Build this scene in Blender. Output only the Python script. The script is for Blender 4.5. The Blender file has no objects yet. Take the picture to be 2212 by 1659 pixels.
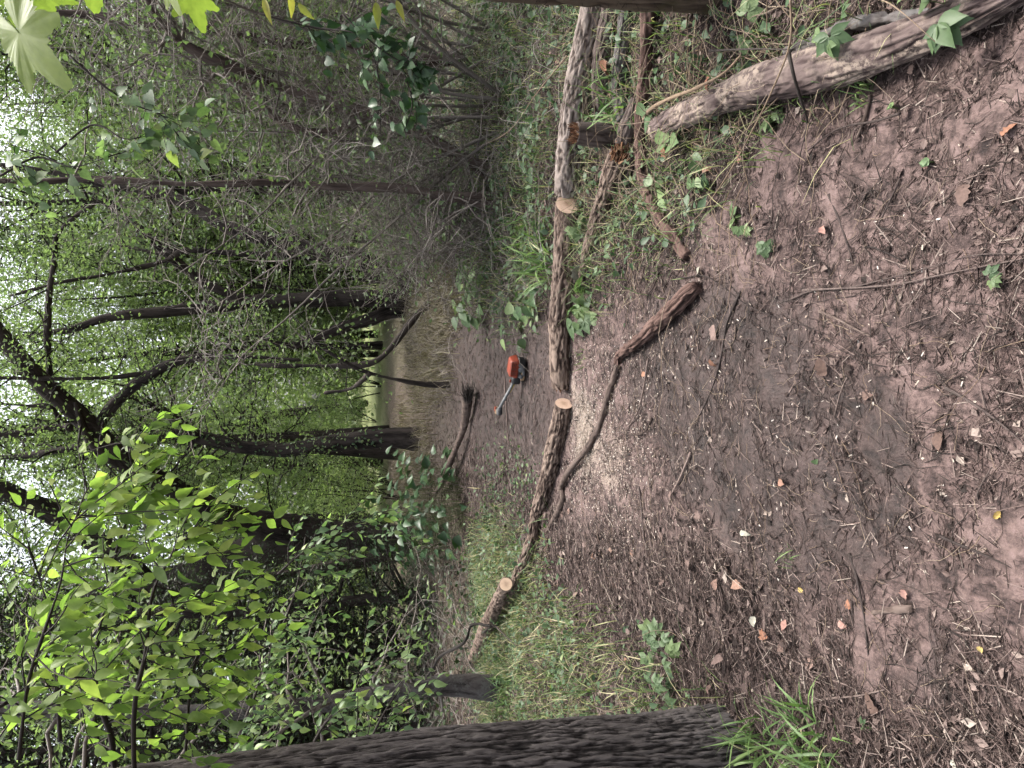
import bpy, math, random
import numpy as np
from mathutils import Vector, Matrix

random.seed(11)
R = np.random.default_rng(11)
S = bpy.context.scene
COL = S.collection

# ------------------------------------------------------------------ camera
PITCH = math.radians(14.0)
CAM = np.array([0.0, 0.0, 1.6])
FPX = 1550.0                                    # focal length in units of a 2212 x 1659 picture
Fv = np.array([0, math.cos(PITCH), -math.sin(PITCH)])
Uv = np.array([0, math.sin(PITCH), math.cos(PITCH)])
Rv = np.array([1.0, 0, 0])
cam_d = bpy.data.cameras.new("camera")
cam = bpy.data.objects.new("camera", cam_d)
COL.objects.link(cam)
cam_d.sensor_fit = 'HORIZONTAL'
cam_d.sensor_width = 36.0
cam_d.lens = 36.0 * FPX / 2212.0
cam_d.clip_start = 0.05
cam_d.clip_end = 600
# the phone was held upright, so the stored picture lies on its side: world up points to picture left
cam.matrix_world = Matrix(((-Uv[0], Rv[0], -Fv[0], CAM[0]),
                           (-Uv[1], Rv[1], -Fv[1], CAM[1]),
                           (-Uv[2], Rv[2], -Fv[2], CAM[2]),
                           (0, 0, 0, 1)))
S.camera = cam

# ------------------------------------------------------------------ sky and sun
SUN_EL, SUN_AZ = 68.0, 60.0                     # azimuth from +Y towards +X: high, to the right
w = bpy.data.worlds.new("World")
S.world = w
w.use_nodes = True
nt = w.node_tree
nt.nodes.clear()
sky = nt.nodes.new("ShaderNodeTexSky")
sky.sky_type = 'NISHITA'
sky.sun_disc = False
sky.sun_elevation = math.radians(SUN_EL)
sky.sun_rotation = math.radians(SUN_AZ)
sky.air_density = 1.0
sky.dust_density = 6.0
sky.ozone_density = 1.0
hs = nt.nodes.new("ShaderNodeHueSaturation")
hs.inputs['Saturation'].default_value = 0.35
bg = nt.nodes.new("ShaderNodeBackground")
bg.inputs['Strength'].default_value = 0.10
out = nt.nodes.new("ShaderNodeOutputWorld")
nt.links.new(sky.outputs[0], hs.inputs['Color'])
nt.links.new(hs.outputs[0], bg.inputs['Color'])
nt.links.new(bg.outputs[0], out.inputs['Surface'])
sun_d = bpy.data.lights.new("sun", 'SUN')
sun_d.energy = 1.5
sun_d.angle = math.radians(14)
sun_d.color = (1.0, 0.95, 0.86)
sun = bpy.data.objects.new("sun", sun_d)
COL.objects.link(sun)
e, a = math.radians(SUN_EL), math.radians(SUN_AZ)
to_sun = Vector((math.sin(a) * math.cos(e), math.cos(a) * math.cos(e), math.sin(e)))
sun.rotation_euler = to_sun.to_track_quat('Z', 'Y').to_euler()
sun.location = (0, 0, 30)

S.view_settings.view_transform = 'Standard'
S.view_settings.look = 'None'
S.view_settings.gamma = 1.0
S.view_settings.exposure = 2.35
S.view_settings.use_curve_mapping = False
S.render.engine = 'CYCLES'
S.cycles.use_denoising = True
S.cycles.max_bounces = 5
S.cycles.diffuse_bounces = 4
S.cycles.transmission_bounces = 4
S.cycles.use_adaptive_sampling = True
S.cycles.adaptive_threshold = 0.03
S.cycles.adaptive_min_samples = 24
S.cycles.glossy_bounces = 2
S.cycles.transparent_max_bounces = 6
S.cycles.sample_clamp_indirect = 6.0
S.cycles.caustics_reflective = False
S.cycles.caustics_refractive = False

# ------------------------------------------------------------------ noise
def _hash(ix, iy, iz, seed):
    h = (ix.astype(np.int64) * 374761393 + iy.astype(np.int64) * 668265263 + iz.astype(np.int64) * 2147483647 + seed * 1274126177)
    h = (h ^ (h >> 13)) * 1274126177
    h = h ^ (h >> 16)
    return (h & 0xFFFF).astype(np.float64) / 65535.0

def vnoise(p, seed=0):
    p = np.asarray(p, float)
    i = np.floor(p).astype(np.int64)
    f = p - i
    f = f * f * (3 - 2 * f)
    o = np.zeros(len(p))
    for dx in (0, 1):
        wx = f[:, 0] if dx else 1 - f[:, 0]
        for dy in (0, 1):
            wy = f[:, 1] if dy else 1 - f[:, 1]
            for dz in (0, 1):
                wz = f[:, 2] if dz else 1 - f[:, 2]
                o += wx * wy * wz * _hash(i[:, 0] + dx, i[:, 1] + dy, i[:, 2] + dz, seed)
    return o * 2 - 1

def fbm(p, oct=3, seed=0, gain=0.5):
    p = np.asarray(p, float)
    o = np.zeros(len(p)); a = 1.0
    for k in range(oct):
        o += a * vnoise(p * (2.03 ** k), seed + k * 17)
        a *= gain
    return o

def fbm2(x, y, fr, oct=3, seed=0):
    return fbm(np.stack([np.ravel(x) * fr, np.ravel(y) * fr, np.full(np.size(x), 0.37)], 1), oct, seed).reshape(np.shape(x))

def sstep(a, b, x):
    t = np.clip((x - a) / (b - a), 0, 1)
    return t * t * (3 - 2 * t)

# ------------------------------------------------------------------ the lie of the land, and points on it
def ground_z(x, y):
    x = np.asarray(x, float); y = np.asarray(y, float)
    z = 0.05 * fbm2(x, y, 0.35, 2, 3) + 0.022 * fbm2(x, y, 1.6, 3, 5)
    z = z - 0.28 * np.exp(-(((x + 2.9) / 1.0) ** 2 + ((y - 9.2) / 1.5) ** 2))       # the dark hollow on the left
    z = z + 0.06 * sstep(1.0, 2.2, x) * sstep(6.5, 4.0, y)                            # litter banked under the logs
    z = z + 0.05 * sstep(-1.0, -2.0, x) * sstep(7.5, 5.0, y)
    z = z + 0.5 * sstep(3.0, 9.0, np.abs(x + 0.3)) * sstep(6, 12, y)
    return z

def ray(X, Y):
    return Fv + (X - 1106.0) / FPX * (-Uv) + (-(Y - 829.5) / FPX) * Rv

def gp(X, Y, h=0.0):
    """world point h metres above the ground along the sight line of picture point X, Y"""
    d = ray(X, Y)
    z = 0.0
    for _ in range(6):
        t = (z + h - CAM[2]) / min(d[2], -0.02)
        p = CAM + d * t
        z = float(ground_z(p[0], p[1]))
    return p

def dp(X, Y, y):
    """world point on the sight line of X, Y at distance y ahead"""
    d = ray(X, Y)
    return CAM + d * (y / d[1])

def px(n, p):
    """n picture units at point p, in metres"""
    return n / FPX * float(np.dot(np.asarray(p) - CAM, Fv))

def norm(v):
    v = np.asarray(v, float)
    return v / np.maximum(np.linalg.norm(v, axis=-1, keepdims=True), 1e-9)

# ------------------------------------------------------------------ mesh building
class MB:
    def __init__(self):
        self.v, self.f3, self.f4, self.bc, self.rnd, self.s3, self.s4 = [], [], [], [], [], [], []
        self.n = 0
    def add(self, v, f4=None, f3=None, bc=None, rnd=None):
        v = np.asarray(v, float).reshape(-1, 3)
        m = len(v)
        self.v.append(v)
        self.bc.append(v if bc is None else np.asarray(bc, float).reshape(-1, 3))
        self.rnd.append(np.full(m, 0.5) if rnd is None else np.broadcast_to(np.asarray(rnd, float), (m,)))
        if f4 is not None and len(f4): self.f4.append(np.asarray(f4, np.int64).reshape(-1, 4) + self.n)
        if f3 is not None and len(f3): self.f3.append(np.asarray(f3, np.int64).reshape(-1, 3) + self.n)
        self.n += m
        return self
    def mesh(self, name, mat, smooth=True, origin=(0, 0, 0)):
        me = bpy.data.meshes.new(name)
        if not self.v:
            return me
        v = np.concatenate(self.v) - np.asarray(origin, float)
        f4 = np.concatenate(self.f4) if self.f4 else np.zeros((0, 4), np.int64)
        f3 = np.concatenate(self.f3) if self.f3 else np.zeros((0, 3), np.int64)
        me.vertices.add(len(v)); me.vertices.foreach_set('co', v.astype(np.float32).ravel())
        li = np.concatenate([f4.ravel(), f3.ravel()]).astype(np.int32)
        me.loops.add(len(li)); me.loops.foreach_set('vertex_index', li)
        st = np.concatenate([np.arange(len(f4)) * 4, len(f4) * 4 + np.arange(len(f3)) * 3]).astype(np.int32)
        me.polygons.add(len(st)); me.polygons.foreach_set('loop_start', st)
        me.polygons.foreach_set('use_smooth', np.full(len(st), smooth, bool))
        me.update(calc_edges=True)
        at = me.attributes.new('bc', 'FLOAT_VECTOR', 'POINT'); at.data.foreach_set('vector', np.concatenate(self.bc).astype(np.float32).ravel())
        at = me.attributes.new('rnd', 'FLOAT', 'POINT'); at.data.foreach_set('value', np.concatenate(self.rnd).astype(np.float32))
        me.materials.append(mat)
        return me

def spline(pts, m):
    p = np.asarray(pts, float)
    if len(p) == 2:
        t = np.linspace(0, 1, m)[:, None]
        return p[0] * (1 - t) + p[1] * t
    q = np.vstack([2 * p[0] - p[1], p, 2 * p[-1] - p[-2]])
    s = np.linspace(0, len(p) - 1 - 1e-6, m)
    i = s.astype(int); t = (s - i)[:, None] if p.ndim == 2 else s - i
    a, b, c, d = q[i], q[i + 1], q[i + 2], q[i + 3]
    return 0.5 * (2 * b + (c - a) * t + (2 * a - 5 * b + 4 * c - d) * t ** 2 + (3 * b - a - 3 * c + d) * t ** 3)

def frames(p):
    t = norm(np.gradient(p, axis=0))
    n = np.zeros_like(p)
    r = np.array([0, 0, 1.0]) if abs(t[0, 2]) < 0.8 else np.array([1.0, 0, 0])
    x = norm(np.cross(t[0], r))
    for k in range(len(p)):
        x = norm(x - t[k] * np.dot(x, t[k]))
        n[k] = x
    return t, n, np.cross(t, n)

def tube(mb, pts, rad, n=10, m=None, disp=0.0, freq=(9, 9, 3), seed=0, cap=True, ridge=False, flat=0.0, rnd=0.5, lump=0.0):
    """a bent tapering tube through pts with radii rad, its surface broken up by noise; returns the end frames"""
    m = m or max(4, 3 * len(pts))
    p = spline(pts, m)
    rr = spline(np.stack([np.asarray(rad, float)] * 3, 1), m)[:, 0]
    rr = np.maximum(rr, 0.0008)
    t, a, b = frames(p)
    s = np.concatenate([[0], np.cumsum(np.linalg.norm(np.diff(p, axis=0), axis=1))])
    th = np.arange(n) * 2 * math.pi / n
    ca, sa = np.cos(th)[None, :, None], np.sin(th)[None, :, None]
    R3 = rr[:, None, None]
    bc = np.concatenate([np.broadcast_to(R3 * ca, (m, n, 1)), np.broadcast_to(R3 * sa, (m, n, 1)), np.broadcast_to(s[:, None, None], (m, n, 1))], 2)
    R4 = np.broadcast_to(R3, (m, n, 1)).copy()
    if disp or lump:
        q = bc.reshape(-1, 3) * np.array(freq)
        if ridge:
            wq = q + 0.55 * np.stack([vnoise(q * 0.6 + 7.3, seed + 5), vnoise(q * 0.6 + 3.1, seed + 6), 0.5 * vnoise(q * 0.6, seed + 7)], 1)
            d = 1.15 * np.clip(1.9 * np.abs(fbm(wq, 2, seed)) ** 0.8, 0, 1) + 0.55 * np.clip(1.8 * np.abs(vnoise(wq * 2.3, seed + 9)), 0, 1) - 0.95 + 0.3 * vnoise(q * 3.7, seed + 12)
            d = np.clip(d, -1, 1)
        else:
            d = fbm(q, 3, seed)
        if ridge: rnd = np.concatenate([np.clip(d * 0.5 + 0.5, 0, 1), [0.5, 0.5]]) if cap else np.clip(d * 0.5 + 0.5, 0, 1)
        L = vnoise(bc.reshape(-1, 3) * np.array([6, 6, 3.0]), seed + 91)
        R4 = R4 + disp * d.reshape(m, n, 1) + lump * L.reshape(m, n, 1)
    v = p[:, None, :] + R4 * (ca * a[:, None, :] + sa * b[:, None, :])
    base = np.arange(m - 1)[:, None] * n + np.arange(n)[None, :]
    nx = np.arange(m - 1)[:, None] * n + (np.arange(n)[None, :] + 1) % n
    f4 = np.stack([base, nx, nx + n, base + n], 2).reshape(-1, 4)
    V = v.reshape(-1, 3); B = bc.reshape(-1, 3); f3 = []
    if cap:
        V = np.vstack([V, p[0], p[-1]]); B = np.vstack([B, [0, 0, 0], [0, 0, s[-1]]])
        i0 = m * n; k = np.arange(n); k2 = (k + 1) % n
        f3 = np.vstack([np.stack([k2, k, np.full(n, i0)], 1), np.stack([(m - 1) * n + k, (m - 1) * n + k2, np.full(n, i0 + 1)], 1)])
    mb.add(V, f4, f3, B, rnd)
    return p, t, a, b, rr, v

def prisms(mb, P0, P1, r0, r1, n=3, rnd=None):
    """many straight thin twigs at once"""
    P0 = np.asarray(P0, float).reshape(-1, 3); P1 = np.asarray(P1, float).reshape(-1, 3)
    k = len(P0)
    if not k: return
    r0 = np.broadcast_to(r0, (k,)); r1 = np.broadcast_to(r1, (k,))
    t = norm(P1 - P0)
    ref = np.where(np.abs(t[:, 2:3]) < 0.9, np.array([[0, 0, 1.0]]), np.array([[1.0, 0, 0]]))
    a = norm(np.cross(t, ref)); b = np.cross(t, a)
    th = np.arange(n) * 2 * math.pi / n
    c = np.cos(th)[None, :, None] * a[:, None] + np.sin(th)[None, :, None] * b[:, None]
    v = np.concatenate([P0[:, None] + r0[:, None, None] * c, P1[:, None] + r1[:, None, None] * c], 1)
    j = np.arange(n); j2 = (j + 1) % n
    f = np.stack([j, j2, j2 + n, j + n], 1)[None] + (np.arange(k) * 2 * n)[:, None, None]
    L = np.linalg.norm(P1 - P0, axis=1)
    bc = v.copy()
    mb.add(v.reshape(-1, 3), f.reshape(-1, 4), None, bc.reshape(-1, 3), None if rnd is None else np.repeat(np.broadcast_to(rnd, (k,)), 2 * n))

# leaf templates: x along the leaf, y across, z out of its face (unit length)
def leaf_template(profile, fold=0.12, curl=0.15):
    """profile: list of (t, half width); rows of left, mid, right"""
    V, F4, F3 = [], [], []
    rows = []
    for t, hw in profile:
        z = -curl * t * t
        if hw < 1e-4:
            rows.append([len(V)]); V.append((t, 0, z))
        else:
            rows.append([len(V), len(V) + 1, len(V) + 2])
            V += [(t, -hw, z + fold * hw * 2), (t, 0, z), (t, hw, z + fold * hw * 2)]
    for r0, r1 in zip(rows, rows[1:]):
        if len(r0) == 3 and len(r1) == 3:
            F4 += [(r0[0], r0[1], r1[1], r1[0]), (r0[1], r0[2], r1[2], r1[1])]
        elif len(r0) == 1:
            F3 += [(r0[0], r1[1], r1[0]), (r0[0], r1[2], r1[1])]
        else:
            F3 += [(r0[0], r0[1], r1[0]), (r0[1], r0[2], r1[0])]
    return np.array(V, float), np.array(F4, int).reshape(-1, 4), np.array(F3, int).reshape(-1, 3)

DIAMOND = (np.array([(0, 0, 0), (0.45, -0.3, 0.08), (1, 0, -0.1), (0.45, 0.3, 0.08)], float), np.zeros((0, 4), int), np.array([(0, 2, 1), (0, 3, 2)]))
OVATE = leaf_template([(0, 0), (0.08, 0.13), (0.25, 0.25), (0.45, 0.27), (0.68, 0.17), (0.86, 0.06), (1, 0)], 0.14, 0.18)
ELM = leaf_template([(0, 0), (0.07, 0.12), (0.2, 0.21), (0.42, 0.23), (0.64, 0.15), (0.82, 0.06), (1, 0)], 0.18, 0.25)
HEART = leaf_template([(0, 0), (-0.07, 0.18), (0.02, 0.33), (0.2, 0.4), (0.45, 0.34), (0.7, 0.18), (0.9, 0.05), (1, 0)], 0.1, 0.12)
LANCE = leaf_template([(0, 0), (0.15, 0.08), (0.4, 0.11), (0.7, 0.07), (1, 0)], 0.2, 0.2)

def leaves(mb, pos, dirn, nrm, L, W=None, tpl=DIAMOND, rnd=None):
    pos = np.asarray(pos, float).reshape(-1, 3); k = len(pos)
    if not k: return
    d = norm(dirn); n0 = norm(nrm)
    s = norm(np.cross(n0, d)); n = np.cross(d, s)
    L = np.broadcast_to(L, (k,)).astype(float); W = L if W is None else np.broadcast_to(W, (k,))
    V, F4, F3 = tpl
    v = (pos[:, None] + L[:, None, None] * V[None, :, 0:1] * d[:, None] + W[:, None, None] * V[None, :, 1:2] * s[:, None]
         + L[:, None, None] * V[None, :, 2:3] * n[:, None])
    off = (np.arange(k) * len(V))[:, None, None]
    r = R.random(k) if rnd is None else np.broadcast_to(rnd, (k,))
    mb.add(v.reshape(-1, 3), (F4[None] + off).reshape(-1, 4) if len(F4) else None, (F3[None] + off).reshape(-1, 3) if len(F3) else None,
           v.reshape(-1, 3), np.repeat(r, len(V)))

def rand_unit(k):
    return norm(R.normal(size=(k, 3)))

# ------------------------------------------------------------------ objects
def link(o, parent=None):
    COL.objects.link(o)
    if parent is not None: o.parent = parent
    return o

def tag(o, label=None, cat=None, group=None, kind=None):
    if label: o['label'] = label
    if cat: o['category'] = cat
    if group: o['group'] = group
    if kind: o['kind'] = kind
    return o

def root(name, loc, label, cat, group=None):
    o = bpy.data.objects.new(name, None)
    o.empty_display_size = 0.1
    o.location = Vector([float(c) for c in loc])
    return tag(link(o), label, cat, group)

def part(name, me, parent, label=None, kind=None):
    return tag(link(bpy.data.objects.new(name, me), parent), label, None, None, kind)

def single(name, me, label, cat, group=None, loc=(0, 0, 0), kind=None):
    o = bpy.data.objects.new(name, me)
    o.location = Vector([float(c) for c in loc])
    return tag(link(o), label, cat, group, kind)

def copy_tree(o, parent=None):
    c = o.copy(); link(c, parent)
    for ch in o.children: copy_tree(ch, c)
    return c

def basis(pos, d, n, L, W=None):
    d = norm(d); s = norm(np.cross(n, d)); n = np.cross(d, s); W = L if W is None else W
    return Matrix(((d[0] * L, s[0] * W, n[0] * L, pos[0]), (d[1] * L, s[1] * W, n[1] * L, pos[1]), (d[2] * L, s[2] * W, n[2] * L, pos[2]), (0, 0, 0, 1)))
# ------------------------------------------------------------------ materials
KD = 0.48  # darkens earth, wood and litter colours in place of overhead canopy shade
def dk(stops, f=KD): return [(p_, tuple(x * f for x in c_)) for p_, c_ in stops]

def new_mat(name):
    m = bpy.data.materials.new(name); m.use_nodes = True
    t = m.node_tree; t.nodes.clear()
    o = t.nodes.new('ShaderNodeOutputMaterial')
    return m, t, o

def N(t, ty, **kw):
    n = t.nodes.new(ty)
    for k, v in kw.items():
        if k in n.inputs: n.inputs[k].default_value = v
        else: setattr(n, k, v)
    return n

def ramp(t, fac, stops, interp='LINEAR'):
    r = t.nodes.new('ShaderNodeValToRGB'); r.color_ramp.interpolation = interp
    el = r.color_ramp.elements
    while len(el) < len(stops): el.new(0.5)
    for e_, (p, c) in zip(el, stops):
        e_.position = p; e_.color = (*c, 1) if len(c) == 3 else c
    t.links.new(fac, r.inputs[0])
    return r.outputs[0]

def attr(t, name, out='Vector'):
    a = t.nodes.new('ShaderNodeAttribute'); a.attribute_name = name
    return a.outputs[out]

def mapped(t, vec, scale):
    m = t.nodes.new('ShaderNodeMapping'); m.inputs['Scale'].default_value = scale
    t.links.new(vec, m.inputs['Vector']); return m.outputs[0]

def noise(t, vec, scale, detail=4, rough=0.6, dist=0.0):
    n = t.nodes.new('ShaderNodeTexNoise'); n.inputs['Scale'].default_value = scale
    n.inputs['Detail'].default_value = detail; n.inputs['Roughness'].default_value = rough; n.inputs['Distortion'].default_value = dist
    t.links.new(vec, n.inputs['Vector']); return n.outputs['Fac']

def mix(t, fac, a, b, mode='MIX'):
    m = t.nodes.new('ShaderNodeMix'); m.data_type = 'RGBA'; m.blend_type = mode
    if isinstance(fac, float): m.inputs[0].default_value = fac
    else: t.links.new(fac, m.inputs[0])
    for s_, v in ((m.inputs[6], a), (m.inputs[7], b)):
        if isinstance(v, tuple): s_.default_value = (*v, 1) if len(v) == 3 else v
        else: t.links.new(v, s_)
    return m.outputs[2]

def math_(t, op, a, b=None, clamp=False):
    m = t.nodes.new('ShaderNodeMath'); m.operation = op; m.use_clamp = clamp
    for s_, v in zip(m.inputs, (a, b)):
        if v is None: continue
        if isinstance(v, (int, float)): s_.default_value = v
        else: t.links.new(v, s_)
    return m.outputs[0]

def bump(t, h, strength, dist):
    b = t.nodes.new('ShaderNodeBump'); b.inputs['Strength'].default_value = strength; b.inputs['Distance'].default_value = dist
    t.links.new(h, b.inputs['Height']); return b.outputs[0]

def finish(t, o, col, rough=0.85, normal=None, spec=0.25, metal=0.0):
    b = t.nodes.new('ShaderNodeBsdfPrincipled')
    if isinstance(col, tuple): b.inputs['Base Color'].default_value = (*col, 1)
    else: t.links.new(col, b.inputs['Base Color'])
    if isinstance(rough, float): b.inputs['Roughness'].default_value = rough
    else: t.links.new(rough, b.inputs['Roughness'])
    b.inputs['Specular IOR Level'].default_value = spec
    b.inputs['Metallic'].default_value = metal
    if normal is not None: t.links.new(normal, b.inputs['Normal'])
    t.links.new(b.outputs[0], o.inputs['Surface'])
    return b

def bark(name, dark, mid, light, stretch=0.22, scale=26.0, bdist=0.012, moss=None, lichen=None):
    m, t, o = new_mat(name)
    bc = attr(t, 'bc')
    v = mapped(t, bc, (1, 1, stretch))
    n1 = noise(t, v, scale, 6, 0.65, 0.6)
    n2 = noise(t, v, scale * 3.2, 4, 0.6)
    n3 = noise(t, bc, 3.0, 3, 0.5)
    hr = attr(t, 'rnd', 'Fac')                      # relief of the modelled bark: cracks painted darker as if shaded, ridges weather pale
    h = math_(t, 'ADD', math_(t, 'MULTIPLY', n1, 0.5), math_(t, 'ADD', math_(t, 'MULTIPLY', n2, 0.2), math_(t, 'MULTIPLY', hr, 0.3)))
    mid = tuple(x * KD for x in mid)
    c = ramp(t, h, dk([(0.36, dark), (0.46, tuple(x / KD for x in mid)), (0.58, light)]))
    c = mix(t, ramp(t, n3, [(0.35, (0, 0, 0)), (0.7, (1, 1, 1))]), c, mix(t, 0.5, c, mid))
    if lichen:
        n4 = noise(t, bc, 38.0, 6, 0.75)
        n5 = noise(t, bc, 6.0, 3, 0.6)
        k = math_(t, 'MULTIPLY', ramp(t, n4, [(0.44, (0, 0, 0)), (0.54, (1, 1, 1))]), ramp(t, n5, [(0.46, (0, 0, 0)), (0.56, (1, 1, 1))]))
        c = mix(t, k, c, tuple(x * KD for x in lichen))
    if moss:
        n6 = noise(t, bc, 5.0, 5, 0.7)
        c = mix(t, ramp(t, n6, [(0.5, (0, 0, 0)), (0.65, (0.8, 0.8, 0.8))]), c, tuple(x * KD for x in moss))
    finish(t, o, c, 0.88, bump(t, h, 0.9, bdist), 0.2)
    return m

def leaf_mat(name, stops, transl=0.45, rough=0.5, per_object=False, spec=0.35, tgain=(1.02, 1.2, 0.65)):
    """thin leaf: part of the light goes through it and comes out yellower"""
    m, t, o = new_mat(name)
    if per_object:
        oi = t.nodes.new('ShaderNodeObjectInfo'); r = oi.outputs['Random']
    else:
        r = attr(t, 'rnd', 'Fac')
    c = ramp(t, r, stops)
    g = t.nodes.new('ShaderNodeNewGeometry')
    nz = noise(t, g.outputs['Position'], 60.0, 2, 0.5)
    c = mix(t, 0.35, c, ramp(t, nz, [(0.3, (0.55, 0.6, 0.5)), (0.7, (1.2, 1.15, 1.1))]), 'MULTIPLY')
    p = t.nodes.new('ShaderNodeBsdfPrincipled')
    p.inputs['Roughness'].default_value = rough; p.inputs['Specular IOR Level'].default_value = spec
    t.links.new(c, p.inputs['Base Color'])
    tr = t.nodes.new('ShaderNodeBsdfTranslucent')
    t.links.new(mix(t, 1.0, c, tgain, 'MULTIPLY'), tr.inputs['Color'])
    ms = t.nodes.new('ShaderNodeMixShader'); ms.inputs[0].default_value = transl
    t.links.new(p.outputs[0], ms.inputs[1]); t.links.new(tr.outputs[0], ms.inputs[2])
    t.links.new(ms.outputs[0], o.inputs['Surface'])
    return m

def plain(name, col, rough=0.5, metal=0.0, var=0.15, spec=0.4, scale=25.0, bd=0.0):
    m, t, o = new_mat(name)
    tc = t.nodes.new('ShaderNodeTexCoord')
    n = noise(t, tc.outputs['Object'], scale, 4, 0.6)
    c = mix(t, ramp(t, n, [(0.3, (0, 0, 0)), (0.7, (1, 1, 1))]), tuple(x * (1 - var) for x in col), tuple(min(1, x * (1 + var)) for x in col))
    finish(t, o, c, rough, bump(t, n, 0.4, bd) if bd else None, spec, metal)
    return m

def per_piece(name, stops, rough=0.8, attr_name='rnd', per_object=False, spec=0.2, transl=0.0):
    m, t, o = new_mat(name)
    if per_object:
        oi = t.nodes.new('ShaderNodeObjectInfo'); r = oi.outputs['Random']
    else:
        r = attr(t, attr_name, 'Fac')
    c = ramp(t, r, dk(stops))
    g = t.nodes.new('ShaderNodeNewGeometry')
    nz = noise(t, g.outputs['Position'], 90.0, 3, 0.6)
    c = mix(t, 0.6, c, ramp(t, nz, [(0.3, (0.5, 0.5, 0.5)), (0.7, (1.3, 1.3, 1.3))]), 'MULTIPLY')
    finish(t, o, c, rough, None, spec)
    return m

M = {}
M['bark_grey'] = bark('furrowed_grey_bark', (0.006, 0.005, 0.005), (0.042, 0.035, 0.032), (0.21, 0.185, 0.175), 0.18, 80, 0.014)
M['bark_dark'] = bark('dark_bark', (0.012, 0.0095, 0.0085), (0.045, 0.035, 0.031), (0.11, 0.09, 0.08), 0.2, 20, 0.02)
M['bark_cedar'] = bark('stringy_reddish_bark', (0.028, 0.02, 0.018), (0.1, 0.072, 0.062), (0.22, 0.17, 0.15), 0.07, 26, 0.015)
M['bark_log'] = bark('log_bark', (0.013, 0.007, 0.006), (0.085, 0.055, 0.043), (0.36, 0.27, 0.22), 0.28, 36, 0.02)
M['bark_logdark'] = bark('log_bark_dark', (0.02, 0.014, 0.012), (0.08, 0.058, 0.05), (0.19, 0.15, 0.135), 0.2, 34, 0.01)
M['bark_pale'] = bark('log_bark_pale', (0.018, 0.012, 0.010), (0.14, 0.105, 0.09), (0.46, 0.385, 0.345), 0.16, 32, 0.02)
M['bark_rot'] = bark('rotten_log', (0.014, 0.009, 0.009), (0.085, 0.058, 0.055), (0.2, 0.15, 0.14), 0.35, 18, 0.02, lichen=(0.4, 0.32, 0.265))
M['bark_red'] = bark('rotten_red_wood', (0.015, 0.009, 0.007), (0.07, 0.038, 0.03), (0.2, 0.125, 0.105), 0.12, 34, 0.008)
M['bark_vine'] = bark('vine_bark', (0.03, 0.021, 0.018), (0.1, 0.07, 0.058), (0.2, 0.15, 0.13), 0.3, 60, 0.004)
M['bark_moss'] = bark('mossy_bark', (0.03, 0.02, 0.014), (0.1, 0.07, 0.05), (0.2, 0.15, 0.11), 0.15, 30, 0.01, moss=(0.1, 0.085, 0.04))
M['bark_lichen'] = bark('lichen_grey_bark', (0.022, 0.018, 0.017), (0.075, 0.064, 0.06), (0.16, 0.14, 0.135), 0.3, 30, 0.012, lichen=(0.17, 0.16, 0.155))

def cut_wood(name, base, dark):
    m, t, o = new_mat(name)
    bc = attr(t, 'bc')
    sep = t.nodes.new('ShaderNodeSeparateXYZ'); t.links.new(bc, sep.inputs[0])
    n = noise(t, bc, 30.0, 3, 0.5)
    rr = math_(t, 'SQRT', math_(t, 'ADD', math_(t, 'MULTIPLY', sep.outputs[0], sep.outputs[0]), math_(t, 'MULTIPLY', sep.outputs[1], sep.outputs[1])))
    ring = math_(t, 'SINE', math_(t, 'ADD', math_(t, 'MULTIPLY', rr, 900.0), math_(t, 'MULTIPLY', n, 9.0)))
    saw = noise(t, mapped(t, bc, (1, 0.06, 1)), 420.0, 3, 0.6)
    f = math_(t, 'ADD', math_(t, 'MULTIPLY', ring, 0.17), math_(t, 'ADD', math_(t, 'MULTIPLY', saw, 0.7), math_(t, 'MULTIPLY', n, 0.3)))
    c = ramp(t, f, [(0.15, dark), (0.5, base), (0.9, tuple(min(1, x * 1.25) for x in base))])
    c = mix(t, ramp(t, math_(t, 'ADD', math_(t, 'MULTIPLY', rr, 12.0), math_(t, 'MULTIPLY', math_(t, 'SUBTRACT', n, 0.5), 0.5)), [(0.12, (0.75, 0.75, 0.75)), (0.4, (0, 0, 0))]), c, dark)
    finish(t, o, c, 0.8, bump(t, saw, 0.5, 0.002), 0.2)
    return m
M['cut'] = cut_wood('fresh_cut_wood', (0.52, 0.37, 0.28), (0.3, 0.19, 0.13))
M['cut_old'] = cut_wood('older_cut_wood', (0.44, 0.32, 0.23), (0.25, 0.17, 0.12))
M['splinter'] = per_piece('orange_splintered_wood', [(0, (0.08, 0.035, 0.02)), (0.6, (0.24, 0.11, 0.055)), (1, (0.44, 0.27, 0.16))])

M['twig'] = per_piece('grey_brown_twig', [(0, (0.16, 0.138, 0.12)), (0.6, (0.32, 0.28, 0.25)), (1, (0.56, 0.5, 0.46))])
M['twig_dark'] = per_piece('dark_twig', [(0, (0.02, 0.016, 0.014)), (1, (0.075, 0.06, 0.052))])
M['twig_green'] = per_piece('green_stem', [(0, (0.07, 0.1, 0.03)), (1, (0.16, 0.19, 0.08))])
M['cane'] = per_piece('pale_cane', [(0, (0.26, 0.18, 0.12)), (1, (0.42, 0.33, 0.25))])
M['leaf_dark'] = leaf_mat('hollow_shade_leaf', [(0, (0.012, 0.022, 0.01)), (0.6, (0.028, 0.045, 0.02)), (1, (0.05, 0.075, 0.03))], 0.25)  # evergreen and weed leaves darkened, the hollow's shade put into their colour
M['stick_o'] = per_piece('fallen_stick', [(0, (0.03, 0.022, 0.02)), (0.55, (0.075, 0.055, 0.05)), (0.85, (0.14, 0.105, 0.095)), (1, (0.27, 0.2, 0.175))], per_object=True)

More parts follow.
